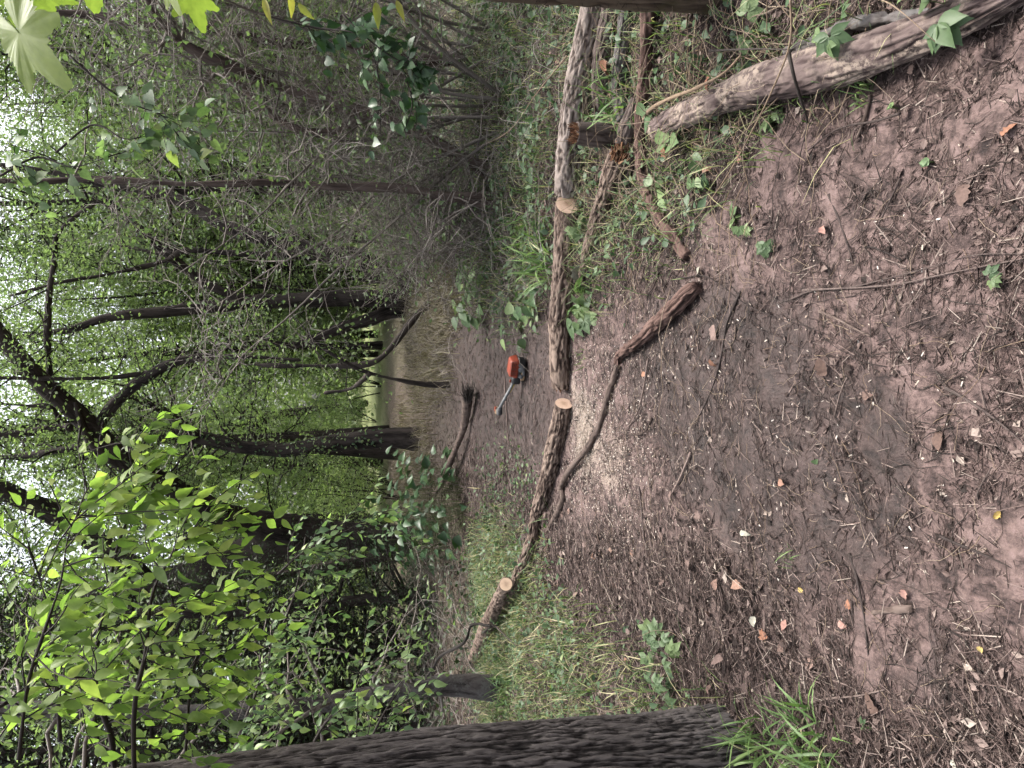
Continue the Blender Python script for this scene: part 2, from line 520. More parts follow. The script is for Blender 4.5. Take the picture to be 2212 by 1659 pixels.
# leaves
GREEN_CANOPY = [(0, (0.085, 0.12, 0.065)), (0.5, (0.145, 0.19, 0.1)), (1, (0.21, 0.255, 0.13))]  # lightened and greyed, with haze in the wood put into the colour
M['leaf_canopy'] = leaf_mat('canopy_leaf', GREEN_CANOPY, 0.55)
M['leaf_far'] = leaf_mat('far_leaf', [(0, (0.1, 0.145, 0.07)), (0.5, (0.165, 0.215, 0.1)), (1, (0.245, 0.285, 0.14))], 0.55)  # far leaves lightened likewise, in place of haze
M['leaf_cedar'] = leaf_mat('grey_green_leaf', [(0, (0.06, 0.09, 0.05)), (0.6, (0.11, 0.15, 0.08)), (1, (0.17, 0.21, 0.1))], 0.45)
M['leaf_bright'] = leaf_mat('bright_leaf', [(0, (0.075, 0.12, 0.036)), (0.35, (0.15, 0.22, 0.058)), (0.75, (0.21, 0.29, 0.08)), (1, (0.29, 0.34, 0.1))], 0.6, 0.5, per_object=True, spec=0.25)
M['leaf_bright_s'] = leaf_mat('bright_leaf_mass', [(0, (0.075, 0.12, 0.036)), (0.35, (0.15, 0.22, 0.058)), (0.75, (0.21, 0.29, 0.08)), (1, (0.29, 0.34, 0.1))], 0.6, 0.5, spec=0.25)
M['leaf_mid'] = leaf_mat('mid_green_leaf', [(0, (0.07, 0.12, 0.06)), (0.5, (0.14, 0.21, 0.1)), (0.85, (0.22, 0.3, 0.14)), (1, (0.26, 0.31, 0.1))], 0.45, 0.45, per_object=True)
M['leaf_mid_s'] = leaf_mat('mid_green_leaf_mass', [(0, (0.07, 0.12, 0.06)), (0.5, (0.14, 0.21, 0.1)), (1, (0.23, 0.3, 0.13))], 0.45, 0.45)
M['leaf_glossy'] = leaf_mat('glossy_dark_leaf', [(0, (0.014, 0.036, 0.014)), (0.6, (0.028, 0.062, 0.024)), (1, (0.05, 0.09, 0.036))], 0.25, 0.42, per_object=True, spec=0.3)
M['leaf_grape'] = leaf_mat('grape_leaf', [(0, (0.13, 0.18, 0.035)), (1, (0.18, 0.23, 0.055))], 0.5, 0.5, per_object=True)
M['leaf_yellow'] = leaf_mat('yellowing_leaf', [(0, (0.2, 0.22, 0.05)), (1, (0.3, 0.26, 0.07))], 0.45, 0.5, per_object=True)
M['leaf_creeper'] = leaf_mat('creeper_leaf', [(0, (0.045, 0.08, 0.036)), (0.5, (0.085, 0.13, 0.06)), (1, (0.14, 0.19, 0.085))], 0.35, 0.5, per_object=True)
M['leaf_under'] = leaf_mat('undergrowth_leaf', [(0, (0.03, 0.058, 0.028)), (0.5, (0.06, 0.1, 0.05)), (0.85, (0.1, 0.15, 0.075)), (1, (0.16, 0.2, 0.08))], 0.35, 0.5)
M['grass'] = leaf_mat('grass_blade', [(0, (0.035, 0.065, 0.02)), (0.45, (0.08, 0.125, 0.045)), (0.75, (0.15, 0.18, 0.075)), (0.9, (0.28, 0.26, 0.14)), (1, (0.42, 0.37, 0.24))], 0.35, 0.55)
M['grass_o'] = leaf_mat('grass_clump_blade', [(0, (0.06, 0.11, 0.035)), (0.6, (0.11, 0.18, 0.06)), (0.88, (0.17, 0.24, 0.09)), (1, (0.38, 0.32, 0.22))], 0.35, 0.5, per_object=True)
M['dry_grass'] = leaf_mat('dry_grass', [(0, (0.055, 0.043, 0.032)), (0.5, (0.115, 0.095, 0.068)), (1, (0.21, 0.18, 0.135))], 0.3, 0.6)
M['fallen'] = per_piece('fallen_leaf', [(0, (0.1, 0.06, 0.045)), (0.35, (0.19, 0.125, 0.105)), (0.7, (0.28, 0.2, 0.18)), (0.9, (0.36, 0.2, 0.14)), (1, (0.42, 0.3, 0.25))], per_object=True)
M['fallen_orange'] = per_piece('orange_fallen_leaf', [(0, (0.34, 0.16, 0.1)), (1, (0.45, 0.25, 0.17))], per_object=True)
M['fallen_pink'] = per_piece('pinkish_fallen_leaf', [(0, (0.4, 0.22, 0.18)), (1, (0.5, 0.3, 0.26))], per_object=True)
M['fallen_yellow'] = per_piece('yellow_fallen_leaf', [(0, (0.52, 0.36, 0.1)), (1, (0.6, 0.46, 0.18))], per_object=True)
M['fallen_pale'] = per_piece('pale_curled_leaf', [(0, (0.5, 0.47, 0.38)), (1, (0.62, 0.6, 0.5))], per_object=True)
M['litter'] = per_piece('leaf_litter', [(0, (0.018, 0.012, 0.010)), (0.4, (0.065, 0.043, 0.037)), (0.72, (0.15, 0.105, 0.093)), (0.93, (0.3, 0.225, 0.2)), (1, (0.5, 0.42, 0.36))])
M['chip'] = per_piece('wood_chip', [(0, (0.42, 0.33, 0.27)), (0.6, (0.58, 0.49, 0.42)), (1, (0.8, 0.73, 0.66))])
M['chip_o'] = per_piece('pale_wood_chip', [(0, (0.6, 0.5, 0.4)), (0.5, (0.75, 0.68, 0.6)), (1, (0.85, 0.81, 0.76))], per_object=True)

# bare earth: reddish brown mud, darker where it is damp, dusted with sawdust where the saw was
def ground_mat():
    m, t, o = new_mat('bare_earth')
    g = t.nodes.new('ShaderNodeNewGeometry'); P = g.outputs['Position']
    n1 = noise(t, P, 1.3, 5, 0.6)
    n2 = noise(t, P, 9.0, 6, 0.65, 0.4)
    n3 = noise(t, P, 55.0, 5, 0.7)
    n4 = noise(t, mapped(t, P, (1, 0.35, 1)), 30.0, 4, 0.7, 1.0)
    h = math_(t, 'ADD', math_(t, 'MULTIPLY', n2, 0.5), math_(t, 'ADD', math_(t, 'MULTIPLY', n3, 0.22), math_(t, 'MULTIPLY', n4, 0.28)))
    dry = ramp(t, h, dk([(0.4, (0.027, 0.017, 0.016)), (0.47, (0.1, 0.066, 0.06)), (0.54, (0.2, 0.137, 0.126)), (0.67, (0.31, 0.218, 0.204))]))
    damp = ramp(t, h, dk([(0.4, (0.018, 0.011, 0.010)), (0.5, (0.064, 0.041, 0.037)), (0.66, (0.115, 0.077, 0.071))]))
    wet = attr(t, 'wet', 'Fac')
    wf = math_(t, 'ADD', wet, math_(t, 'MULTIPLY', math_(t, 'SUBTRACT', n2, 0.5), 1.6))
    wf = math_(t, 'ADD', wf, math_(t, 'MULTIPLY', math_(t, 'SUBTRACT', n1, 0.5), 1.4))
    wk = ramp(t, wf, [(0.42, (0, 0, 0)), (0.62, (1, 1, 1))])
    c = mix(t, wk, dry, damp)
    lit = attr(t, 'lit', 'Fac')
    litc = ramp(t, n4, dk([(0.35, (0.025, 0.016, 0.014)), (0.5, (0.085, 0.058, 0.051)), (0.65, (0.18, 0.128, 0.115))]))
    c = mix(t, lit, c, litc)
    olive = ramp(t, n4, [(0.3, (0.035, 0.03, 0.02)), (0.5, (0.085, 0.072, 0.048)), (0.72, (0.15, 0.13, 0.09))])
    c = mix(t, attr(t, 'far', 'Fac'), c, olive)
    bright = ramp(t, n2, [(0.3, (0.1, 0.12, 0.05)), (0.7, (0.19, 0.21, 0.09))])
    c = mix(t, attr(t, 'glade', 'Fac'), c, bright)
    sd = attr(t, 'saw', 'Fac')
    n5 = noise(t, P, 140.0, 3, 0.7)
    sk = math_(t, 'ADD', sd, math_(t, 'MULTIPLY', math_(t, 'SUBTRACT', n5, 0.5), 1.5))
    sk = math_(t, 'ADD', sk, math_(t, 'MULTIPLY', math_(t, 'SUBTRACT', n2, 0.5), 0.9))
    c = mix(t, ramp(t, sk, [(0.42, (0, 0, 0)), (0.62, (1, 1, 1))]), c, ramp(t, n5, dk([(0.3, (0.27, 0.205, 0.165)), (0.7, (0.56, 0.46, 0.39))])))
    rough = ramp(t, wk, [(0, (0.9, 0.9, 0.9)), (1, (0.62, 0.62, 0.62))])
    finish(t, o, c, rough, bump(t, h, 1.0, 0.035), 0.3)
    return m
M['ground'] = ground_mat()
# ------------------------------------------------------------------ ground
def blob(x, y, X, Y, rx, ry, rot=0.0):
    c = gp(X, Y)
    dx, dy = x - c[0], y - c[1]
    cr, sr = math.cos(rot), math.sin(rot)
    u, v = dx * cr + dy * sr, -dx * sr + dy * cr
    return np.exp(-((u / rx) ** 2 + (v / ry) ** 2))

def poly_px(pts):
    return np.array([gp(X, Y)[:2] for X, Y in pts])

def inside(poly, x, y):
    r = np.zeros(np.shape(x), bool)
    j = len(poly) - 1
    for i in range(len(poly)):
        xi, yi = poly[i]; xj, yj = poly[j]
        c = ((yi > y) != (yj > y)) & (x < (xj - xi) * (y - yi) / (yj - yi + 1e-12) + xi)
        r ^= c
        j = i
    return r

def litter_mask(x, y):
    """how much leaf litter lies here: little on the trodden path, much beside it"""
    cx = np.interp(y, [0, 1.5, 2.2, 3.2, 4.4, 5.5, 7, 10, 14, 20], [0.0, 0.05, 0.1, -0.05, -0.15, -0.05, 0.25, 0.1, -0.8, -1.5])
    hw = np.interp(y, [0, 1.5, 2.2, 3.2, 4.4, 5.5, 7, 10, 14], [1.1, 0.9, 0.8, 0.6, 0.6, 0.7, 0.95, 1.2, 1.6])
    d = np.abs(x - cx) / hw + 0.35 * fbm2(x, y, 1.1, 2, 40)
    return sstep(0.75, 1.3, d)

def ground():
    xf = np.arange(-3.2, 3.2, 0.024)
    g = 0.024 * 1.10 ** np.arange(1, 73)
    xo = 3.2 + np.cumsum(g)
    xs = np.concatenate([-xo[::-1], xf, xo])
    yf = np.concatenate([np.arange(0.9, 5.6, 0.02)])
    yo = 5.6 + np.cumsum(0.02 * 1.028 ** np.arange(1, 178))
    yb = 0.9 - np.cumsum(0.03 * 1.18 ** np.arange(1, 36))
    ys = np.concatenate([yb[::-1], yf, yo])
    X, Y = np.meshgrid(xs, ys)
    Z = ground_z(X, Y)
    near = sstep(11, 5, Y) * sstep(6, 3, np.abs(X))
    lm = litter_mask(X, Y)
    Z = Z + near * (0.012 * fbm2(X, Y, 6.0, 3, 21) + 0.009 * fbm2(X, Y, 24.0, 2, 22))
    n1, n2 = len(ys), len(xs)
    v = np.stack([X, Y, Z], 2).reshape(-1, 3)
    i = np.arange(n1 - 1)[:, None] * n2 + np.arange(n2 - 1)[None]
    f = np.stack([i, i + 1, i + n2 + 1, i + n2], 2).reshape(-1, 4)
    mb = MB(); mb.add(v, f)
    me = mb.mesh('ground', M['ground'])
    wet = 1.25 * blob(X, Y, 1600, 930, 0.46, 0.62, 0.1) + 1.2 * blob(X, Y, 1890, 1000, 0.26, 0.18) + 0.8 * blob(X, Y, 1450, 780, 0.45, 0.6) \
        + 0.75 * blob(X, Y, 1060, 760, 1.0, 1.6) + 0.9 * blob(X, Y, 990, 850, 2.2, 3.5) + 0.4 * blob(X, Y, 1130, 930, 0.8, 0.8) + 0.5 * blob(X, Y, 1700, 1150, 0.3, 0.3) + 0.45 * blob(X, Y, 2100, 1500, 0.5, 0.3) \
        - 0.3 * blob(X, Y, 1400, 1080, 0.45, 0.5) - 0.3 * blob(X, Y, 1900, 700, 0.5, 0.4)
    saw = 0.8 * blob(X, Y, 1262, 925, 0.28, 0.22, 0.3) + 0.5 * blob(X, Y, 1320, 1000, 0.3, 0.36) + 0.35 * blob(X, Y, 1240, 845, 0.16, 0.12)
    far = sstep(8.5, 12.5, Y + 0.25 * np.abs(X + 0.5)) * (0.35 + 0.65 * lm) * sstep(30, 22, Y)
    glade = sstep(20, 27, Y)
    for nm, a in (('wet', wet), ('saw', saw), ('lit', np.clip(lm * 0.8, 0, 1)), ('far', far), ('glade', glade)):
        at = me.attributes.new(nm, 'FLOAT', 'POINT')
        at.data.foreach_set('value', np.clip(a, 0, 1.2).ravel().astype(np.float32))
    o = link(bpy.data.objects.new('ground', me))
    o['kind'] = 'structure'
ground()

# ------------------------------------------------------------------ trees
def grow(mbT, mbL, base, dirn, length, r0, S_=6, K=6, tw=(0.3, 0.8), Mn=9, leaf=(0.05, 0.09), wob=0.35, up=0.05, droop=0.25, spread=0.12, tpl=DIAMOND, n=3, seg=3, lw=1.0, rmin=0.0012):
    base = np.asarray(base, float).reshape(-1, 3); B = len(base)
    if not B: return
    d = norm(dirn); length = np.broadcast_to(length, (B,)); r0 = np.broadcast_to(r0, (B,))
    P = [base]; D = [d]
    for k in range(S_):
        d = norm(d + wob * R.normal(size=(B, 3)) + np.array([0, 0, up]))
        P.append(P[-1] + d * (length / S_)[:, None]); D.append(d)
    P = np.stack(P, 1); D = np.stack(D, 1)
    for k in range(S_):
        prisms(mbT, P[:, k], P[:, k + 1], r0 * (1 - k / (S_ + 0.7)), r0 * (1 - (k + 1) / (S_ + 0.7)), max(n, 4), 0.3 + 0.4 * R.random(B))
    if not K: return
    t = 0.25 + 0.75 * R.random((B, K)); ks = np.minimum((t * S_).astype(int), S_ - 1); fr = t * S_ - ks
    bi = np.arange(B)[:, None]
    tb = P[bi, ks] * (1 - fr)[..., None] + P[bi, ks + 1] * fr[..., None]
    td = norm(0.6 * D[bi, ks] + 0.75 * R.normal(size=(B, K, 3)) + np.array([0, 0, up]))
    tl = (tw[0] + (tw[1] - tw[0]) * R.random((B, K)))
    tb = tb.reshape(-1, 3); td = td.reshape(-1, 3); tl = tl.ravel(); T = len(tb)
    rt = np.repeat(r0 * 0.28, K)
    Q = [tb]; dd = td
    for k in range(seg):
        dd = norm(dd + 0.3 * R.normal(size=(T, 3)) - np.array([0, 0, droop * 0.4]))
        Q.append(Q[-1] + dd * (tl / seg)[:, None])
    Q = np.stack(Q, 1)
    for k in range(seg):
        prisms(mbT, Q[:, k], Q[:, k + 1], np.maximum(rt * (1 - k / (seg + .6)), rmin), np.maximum(rt * (1 - (k + 1) / (seg + .6)), rmin * 0.8), n, R.random(T))
    if Mn and mbL is not None:
        s = 0.15 + 0.85 * R.random((T, Mn)); kk = np.minimum((s * seg).astype(int), seg - 1); f2 = s * seg - kk
        ti = np.arange(T)[:, None]
        lp = Q[ti, kk] * (1 - f2)[..., None] + Q[ti, kk + 1] * f2[..., None]
        lp = lp.reshape(-1, 3) + spread * R.normal(size=(T * Mn, 3))
        ld = norm(R.normal(size=(T * Mn, 3)) * np.array([1, 1, 0.5]) - np.array([0, 0, droop]))
        ln = norm(R.normal(size=(T * Mn, 3)) * 0.7 + np.array([0, 0, 0.8]))
        LL = leaf[0] + (leaf[1] - leaf[0]) * R.random(T * Mn)
        leaves(mbL, lp, ld, ln, LL, LL * lw, tpl, np.repeat(np.clip(R.normal(0.5, 0.2, T), 0, 1), Mn) * 0.6 + 0.4 * R.random(T * Mn))

def along(pts, rad, k, t0, t1):
    """k random points on a polyline between fractions t0, t1, with the local direction and radius"""
    p = spline(pts, 60); rr = np.interp(np.linspace(0, 1, 60), np.linspace(0, 1, len(rad)), rad)
    tg = norm(np.gradient(p, axis=0))
    i = np.clip(((t0 + (t1 - t0) * R.random(k)) * 59).astype(int), 0, 59)
    return p[i], tg[i], rr[i]

def make_tree(name, label, stems, mat='bark_dark', crown=None, leafmat='leaf_canopy', cat='tree', bare=None, disp=0.012, vines=None, group=None, hand=None):
    """stems: list of (pts, radii, part name); the first is the trunk standing on the ground"""
    p0 = np.asarray(stems[0][0][0], float)
    base = np.array([p0[0], p0[1], float(ground_z(p0[0], p0[1])) - 0.03])
    rt = root(name, base, label, cat, group)
    for k, (pts, rad, pn) in enumerate(stems):
        mb = MB()
        L = sum(np.linalg.norm(np.asarray(b_) - np.asarray(a_)) for a_, b_ in zip(pts, pts[1:]))
        tube(mb, pts, rad, 14 if k == 0 else 10, max(12, int(L / 0.10)), disp, (7, 7, 1.6), 31 * k + len(name), True, True, lump=disp * 1.2)
        part(pn, mb.mesh(pn, M[mat], True, base), rt)
    if crown:
        mbT, mbL = MB(), MB()
        for ci in crown:
            si, k, t0, t1, ln, kw = ci
            pts, rad, _ = stems[si]
            b_, tg, rr = along(pts, rad, k, t0, t1)
            az = R.random(k) * 2 * math.pi
            dr = np.stack([np.cos(az), np.sin(az), 0.1 + 0.5 * R.random(k)], 1)
            kw = dict(kw); rmax = kw.pop('rmax', 0.012 + 0.006 * ln)
            grow(mbT, mbL, b_, dr, ln * (0.6 + 0.8 * R.random(k)), np.minimum(rr * 0.4, rmax), **kw)
        part('branches', mbT.mesh('branches', M['twig_dark' if mat == 'bark_dark' else 'twig'], True, base), rt, kind='stuff')
        if mbL.n:
            part('crown', mbL.mesh('crown', M[leafmat], False, base), rt, kind='stuff')
    return rt, base

def P3(seq, y0=None):
    """picture points with distances -> world points; the first is taken on the ground when its distance is None"""
    o = []
    for X, Y, y in seq:
        o.append(gp(X, Y) if y is None else dp(X, Y, y))
    return o

def wpx(widths, pts):
    return [px(w_, p) / 2 for w_, p in zip(widths, pts)]

TREES = []
def hand_tree(name, label, stems, **kw):
    st = []
    y0 = None
    for k, (seq, widths, pn) in enumerate(stems):
        if k == 0:
            b_ = gp(seq[0][0], seq[0][1])
            y0 = b_[1]
            pts = [np.array([b_[0], b_[1], float(ground_z(b_[0], b_[1])) - 0.1])] + [dp(X, Y, y0 + dy) for X, Y, dy in seq[1:]]
        else:
            pts = [dp(X, Y, y0 + dy) for X, Y, dy in seq]
        st.append((pts, wpx(widths, pts), pn))
    return make_tree(name, label, st, **kw)

LEAFY = dict(S_=6, K=7, tw=(0.35, 0.9), Mn=17, leaf=(0.045, 0.085), spread=0.14)
LEAFY2 = dict(S_=5, K=6, tw=(0.3, 0.8), Mn=14, leaf=(0.045, 0.08), spread=0.16, up=-0.05, droop=0.5)
BARE = dict(rmin=0.0028, rmax=0.011, S_=7, K=9, tw=(0.25, 0.8), Mn=0, wob=0.4, up=0.0)
BAREL = dict(rmin=0.0028, rmax=0.011, S_=7, K=9, tw=(0.25, 0.8), Mn=2, leaf=(0.04, 0.07), wob=0.4, up=0.0)

# the thick vine-leaved trunk in the middle
vine_tree = hand_tree('vine_clad_tree', 'upright dark trunk speckled with small vine leaves behind the path', [
    ([(905, 948, 0), (860, 946, 0), (780, 950, 0), (690, 962, 0), (600, 972, 0), (500, 962, 0), (430, 945, 0), (350, 940, 0), (200, 960, 0.3), (50, 985, 0.6), (-60, 990, 0.8)], [58, 46, 39, 35, 31, 28, 26, 22, 18, 14, 10], 'trunk'),
    ([(430, 945, 0), (380, 905, -0.2), (340, 880, -0.4), (260, 850, -0.6)], [24, 20, 16, 9], 'limb')],
    crown=[(0, 20, 0.55, 1.0, 1.8, LEAFY), (0, 8, 0.3, 0.5, 1.0, LEAFY2), (1, 8, 0.3, 1, 1.4, LEAFY)])
def ivy(tree, seq, widths, k, L):
    rt, base = tree
    pts = [dp(X, Y, y) for X, Y, y in seq]; rad = wpx(widths, pts)
    b_, tg, rr = along(pts, rad, k, 0.0, 1.0)
    az = R.normal(0.3, 0.9, k); side = np.stack([np.sin(az), -np.cos(az), np.zeros(k)], 1)
    mb = MB(); LL = L[0] + (L[1] - L[0]) * R.random(k)
    leaves(mb, b_ + side * (rr * 1.02)[:, None], norm(R.normal(size=(k, 3)) * 0.5 + np.array([0, 0, -0.6]) + 0.4 * side), norm(side + 0.5 * R.normal(size=(k, 3)) + np.array([0, 0, 0.5])), LL, LL, OVATE)
    part('climbing_leaves', mb.mesh('climbing_leaves', M['leaf_under'], True, base), rt, 'small climbing vine leaves on the trunk', 'stuff')
_yb = float(gp(905, 948)[1])
ivy(vine_tree, [(820, 948, _yb), (780, 950, _yb), (690, 962, _yb), (600, 972, _yb), (500, 962, _yb), (430, 945, _yb)], [40, 38, 34, 30, 27, 25], 200, (0.05, 0.09))
# the leaning giant: fork on the left whose limb crosses the top of the picture
hand_tree('leaning_tree', 'massive forked dark tree whose limb leans right across the canopy', [
    ([(888, 1168, 0), (840, 1165, 0), (760, 1158, 0), (680, 1150, 0), (600, 1140, -0.3), (530, 1125, -0.6), (470, 1108, -1.0), (400, 1066, -1.4), (330, 1032, -1.8), (260, 990, -2.2), (190, 915, -2.6), (100, 835, -3.0), (0, 725, -3.4), (-70, 640, -3.6)],
     [74, 62, 58, 62, 66, 56, 50, 46, 44, 46, 42, 38, 36, 30], 'trunk'),
    ([(660, 1152, -0.1), (590, 1180, 0), (500, 1218, 0.1), (410, 1250, 0.1), (320, 1275, 0), (230, 1292, -0.3), (110, 1310, -0.6), (-60, 1330, -0.8)], [60, 88, 90, 80, 66, 56, 48, 38], 'limb'),
    ([(330, 1268, 0), (270, 1215, 0.0), (200, 1165, 0), (110, 1108, -0.3), (0, 1058, -0.6), (-60, 1040, -0.8)], [40, 46, 46, 44, 42, 36], 'limb'),
    ([(205, 930, -2.5), (240, 880, -2.7), (270, 850, -2.8), (318, 813, -3.0), (370, 785, -3.1), (420, 774, -3.1), (475, 770, -3.1), (560, 772, -3.1), (650, 778, -3.1)], [24, 26, 25, 24, 22, 19, 15, 9, 5], 'limb'),
    ([(318, 806, -3.0), (250, 815, -3.1), (170, 818, -3.2), (80, 818, -3.2), (-30, 815, -3.2)], [12, 11, 11, 10, 9], 'limb'),
    ([(140, 862, -2.8), (113, 834, -2.9), (103, 745, -3.0), (106, 642, -3.1), (118, 560, -3.2), (122, 513, -3.2), (154, 475, -3.3), (205, 440, -3.3)], [16, 14, 12, 12, 11, 10, 8, 6], 'limb'),
    ([(130, 915, -2.6), (110, 880, -2.6), (60, 877, -2.7), (-20, 870, -2.8)], [9, 9, 8, 7], 'limb'),
    ([(150, 925, -2.5), (135, 918, -2.3), (60, 935, -2.3), (-30, 940, -2.4)], [16, 16, 15, 13], 'limb'),
    ([(360, 1055, -1.5), (300, 1030, -2.0), (200, 960, -2.6), (160, 870, -3.0)], [24, 20, 16, 8], 'limb')],
    crown=[(0, 22, 0.6, 1.0, 1.6, LEAFY), (1, 16, 0.4, 1.0, 1.6, LEAFY), (3, 6, 0.2, 1, 0.9, LEAFY2), (5, 12, 0.2, 1, 1.2, LEAFY), (4, 6, 0.3, 1, 1.0, LEAFY), (2, 8, 0.3, 1, 1.2, LEAFY)])
# cluster of trunks right of centre
hand_tree('leaning_trunk_tree', 'reddish dark tree leaning right from the cluster behind the path bend', [
    ([(915, 612, 0), (880, 602, 0), (840, 590, 0), (770, 558, 0), (690, 545, 0), (615, 526, 0), (513, 500, 0), (427, 452, 0.1), (340, 415, 0.2), (240, 400, 0.3), (100, 370, 0.4), (-40, 350, 0.5)], [64, 52, 46, 42, 38, 34, 30, 26, 22, 17, 13, 8], 'trunk')],
    mat='bark_dark', crown=[(0, 4, 0.4, 0.75, 0.9, BARE), (0, 7, 0.75, 1.0, 1.2, LEAFY)], leafmat='leaf_canopy')
hand_tree('upright_cedar', 'straight reddish trunk standing in the cluster behind the path bend', [
    ([(895, 645, 0), (850, 645, 0), (760, 645, 0), (650, 648, 0), (560, 652, 0), (450, 662, 0), (360, 673, 0), (240, 685, 0), (150, 712, 0), (20, 730, 0), (-60, 735, 0)], [48, 40, 36, 33, 31, 28, 25, 20, 15, 11, 8], 'trunk'),
    ([(560, 652, 0), (490, 632, -0.2), (424, 598, -0.4), (342, 532, -0.7), (256, 455, -1.0), (190, 415, -1.2)], [19, 19, 20, 19, 15, 9], 'limb')],
    mat='bark_dark', crown=[(0, 8, 0.7, 1.0, 1.2, LEAFY), (0, 5, 0.3, 0.5, 0.8, LEAFY2), (1, 4, 0.5, 1, 0.9, BAREL)], leafmat='leaf_canopy')
hand_tree('slanting_cedar', 'reddish trunk slanting left out of the cluster, bark in strips', [
    ([(892, 668, 0.2), (850, 672, 0), (800, 690, -0.1), (740, 708, -0.2), (690, 728, -0.3), (640, 745, -0.4), (600, 742, -0.5), (540, 720, -0.6)], [34, 30, 27, 24, 20, 15, 11, 7], 'trunk')],
    mat='bark_dark', crown=[(0, 5, 0.7, 1.0, 0.9, LEAFY2), (0, 4, 0.2, 0.6, 0.7, BARE)])
hand_tree('thin_forked_tree', 'thin upright stem right of the cluster, forking towards the left', [
    ([(905, 575, 0.6), (780, 562, 0), (600, 552, 0), (492, 547, 0), (403, 541, 0), (350, 566, -0.1), (240, 592, -0.3), (130, 610, -0.5), (20, 640, -0.6)], [16, 14, 13, 13, 13, 10, 8, 6, 4], 'trunk'),
    ([(403, 541, 0), (330, 545, 0.2), (230, 520, 0.5)], [12, 8, 4], 'limb')],
    crown=[(0, 6, 0.65, 1.0, 1.0, LEAFY), (1, 4, 0.3, 1, 0.9, BAREL)])
hand_tree('bowed_sapling', 'dark bowed stem arching left from the dry brush by the path', [
    ([(940, 648, 0), (915, 668, -0.1), (880, 705, -0.2), (850, 745, -0.3), (820, 775, -0.3), (780, 788, -0.3), (700, 790, -0.3), (600, 790, -0.3), (500, 785, -0.3)], [15, 14, 14, 13, 12, 10, 8, 7, 4], 'trunk')],
    crown=[(0, 5, 0.65, 1.0, 0.9, LEAFY2)])
hand_tree('slim_sapling', 'slim straight sapling at the path edge, leaning right at its top', [
    ([(972, 832, 0), (920, 830, 0), (850, 818, 0), (780, 800, 0), (730, 772, 0), (690, 745, 0), (640, 690, 0)], [10, 9, 8, 7, 6, 5, 3], 'trunk'),
    ([(800, 806, 0), (760, 838, 0.1), (700, 850, 0.2)], [7, 6, 4], 'limb')],
    crown=[(0, 4, 0.6, 1.0, 0.6, dict(LEAFY2, Mn=5))])
# right-hand side
hand_tree('straight_cedar', 'slender reddish cedar with a pale scraped base right of the logs', [
    ([(1078, 436, 0), (1040, 432, 0), (960, 424, 0), (860, 406, 0), (740, 404, 0), (610, 394, 0.1), (400, 398, 0.2), (200, 386, 0.3), (85, 394, 0.3), (-40, 390, 0.3)], [34, 27, 21, 18, 16, 15, 14, 13, 11, 9], 'trunk')],
    mat='bark_cedar', crown=[(0, 14, 0.12, 0.7, 0.9, BARE), (0, 14, 0.5, 1.0, 1.0, dict(BAREL, Mn=6))], leafmat='leaf_cedar')
hand_tree('slanted_cedar', 'reddish cedar leaning steeply right with bare twigs on its underside', [
    ([(1064, 384, 0), (1030, 358, 0), (960, 318, 0), (885, 280, 0), (760, 235, 0), (610, 190, 0), (520, 150, -0.1), (420, 108, -0.2), (350, 50, -0.3), (310, -20, -0.4)], [36, 30, 27, 25, 23, 22, 21, 20, 18, 15], 'trunk'),
    ([(800, 250, 0), (700, 285, 0.2), (608, 262, 0.3), (505, 175, 0.4), (430, 150, 0.5)], [16, 17, 17, 14, 8], 'limb')],
    mat='bark_cedar', crown=[(0, 32, 0.1, 0.75, 1.4, BARE), (0, 16, 0.55, 1, 1.2, LEAFY), (1, 14, 0.2, 1, 1.1, BAREL)], leafmat='leaf_cedar')
hand_tree('shaded_cedar', 'half hidden dark cedar at the right edge of the thicket', [
    ([(1010, 120, 0), (900, 128, 0), (760, 100, 0), (600, 90, 0), (420, 60, 0), (250, 40, 0), (60, 20, 0)], [30, 26, 24, 22, 20, 17, 12], 'trunk')],
    mat='bark_cedar', crown=[(0, 24, 0.15, 0.8, 1.5, BARE), (0, 16, 0.5, 1, 1.3, LEAFY)], leafmat='leaf_cedar')
# left-hand side
hand_tree('grey_lichen_tree', 'grey lichened trunk standing in the dark hollow on the left', [
    ([(1090, 1490, 0), (1050, 1485, 0), (1000, 1480, 0), (900, 1485, 0), (800, 1500, 0.1), (700, 1518, 0.2), (600, 1532, 0.2), (400, 1540, 0.2), (200, 1535, 0.2), (0, 1530, 0.2), (-60, 1530, 0.2)], [60, 50, 44, 40, 37, 35, 33, 32, 31, 30, 28], 'trunk')],
    mat='bark_lichen', crown=[(0, 14, 0.25, 0.6, 1.0, LEAFY2), (0, 18, 0.5, 1.0, 1.4, LEAFY)])

# the near trunk at the left edge, bark modelled in relief
def near_trunk():
    b_ = gp(1600, 1640)
    y0 = float(b_[1])
    sight = [(1640, 1655, 240), (1580, 1640, 224), (1500, 1652, 222), (1400, 1658, 216), (1300, 1660, 212), (1200, 1668, 206), (1100, 1674, 200), (1000, 1680, 198), (900, 1688, 196), (800, 1702, 196), (600, 1722, 190), (400, 1742, 186), (200, 1762, 180), (0, 1790, 176), (-120, 1800, 170)]
    pts = [dp(X, Y, y0 + 0.12) for X, Y, _ in sight]
    rad = [px(w_, p) / 2 for (_, _, w_), p in zip(sight, pts)]
    base = np.array([pts[0][0], pts[0][1], float(ground_z(pts[0][0], pts[0][1])) - 0.05])
    rt = root('furrowed_tree', base, 'near tree with thick furrowed grey bark at the left edge', 'tree')
    mb = MB()
    tube(mb, pts, rad, 280, 600, 0.009, (84, 84, 6.5), 5, True, True, lump=0.012)
    part('trunk', mb.mesh('trunk', M['bark_grey'], True, base), rt)
near_trunk()

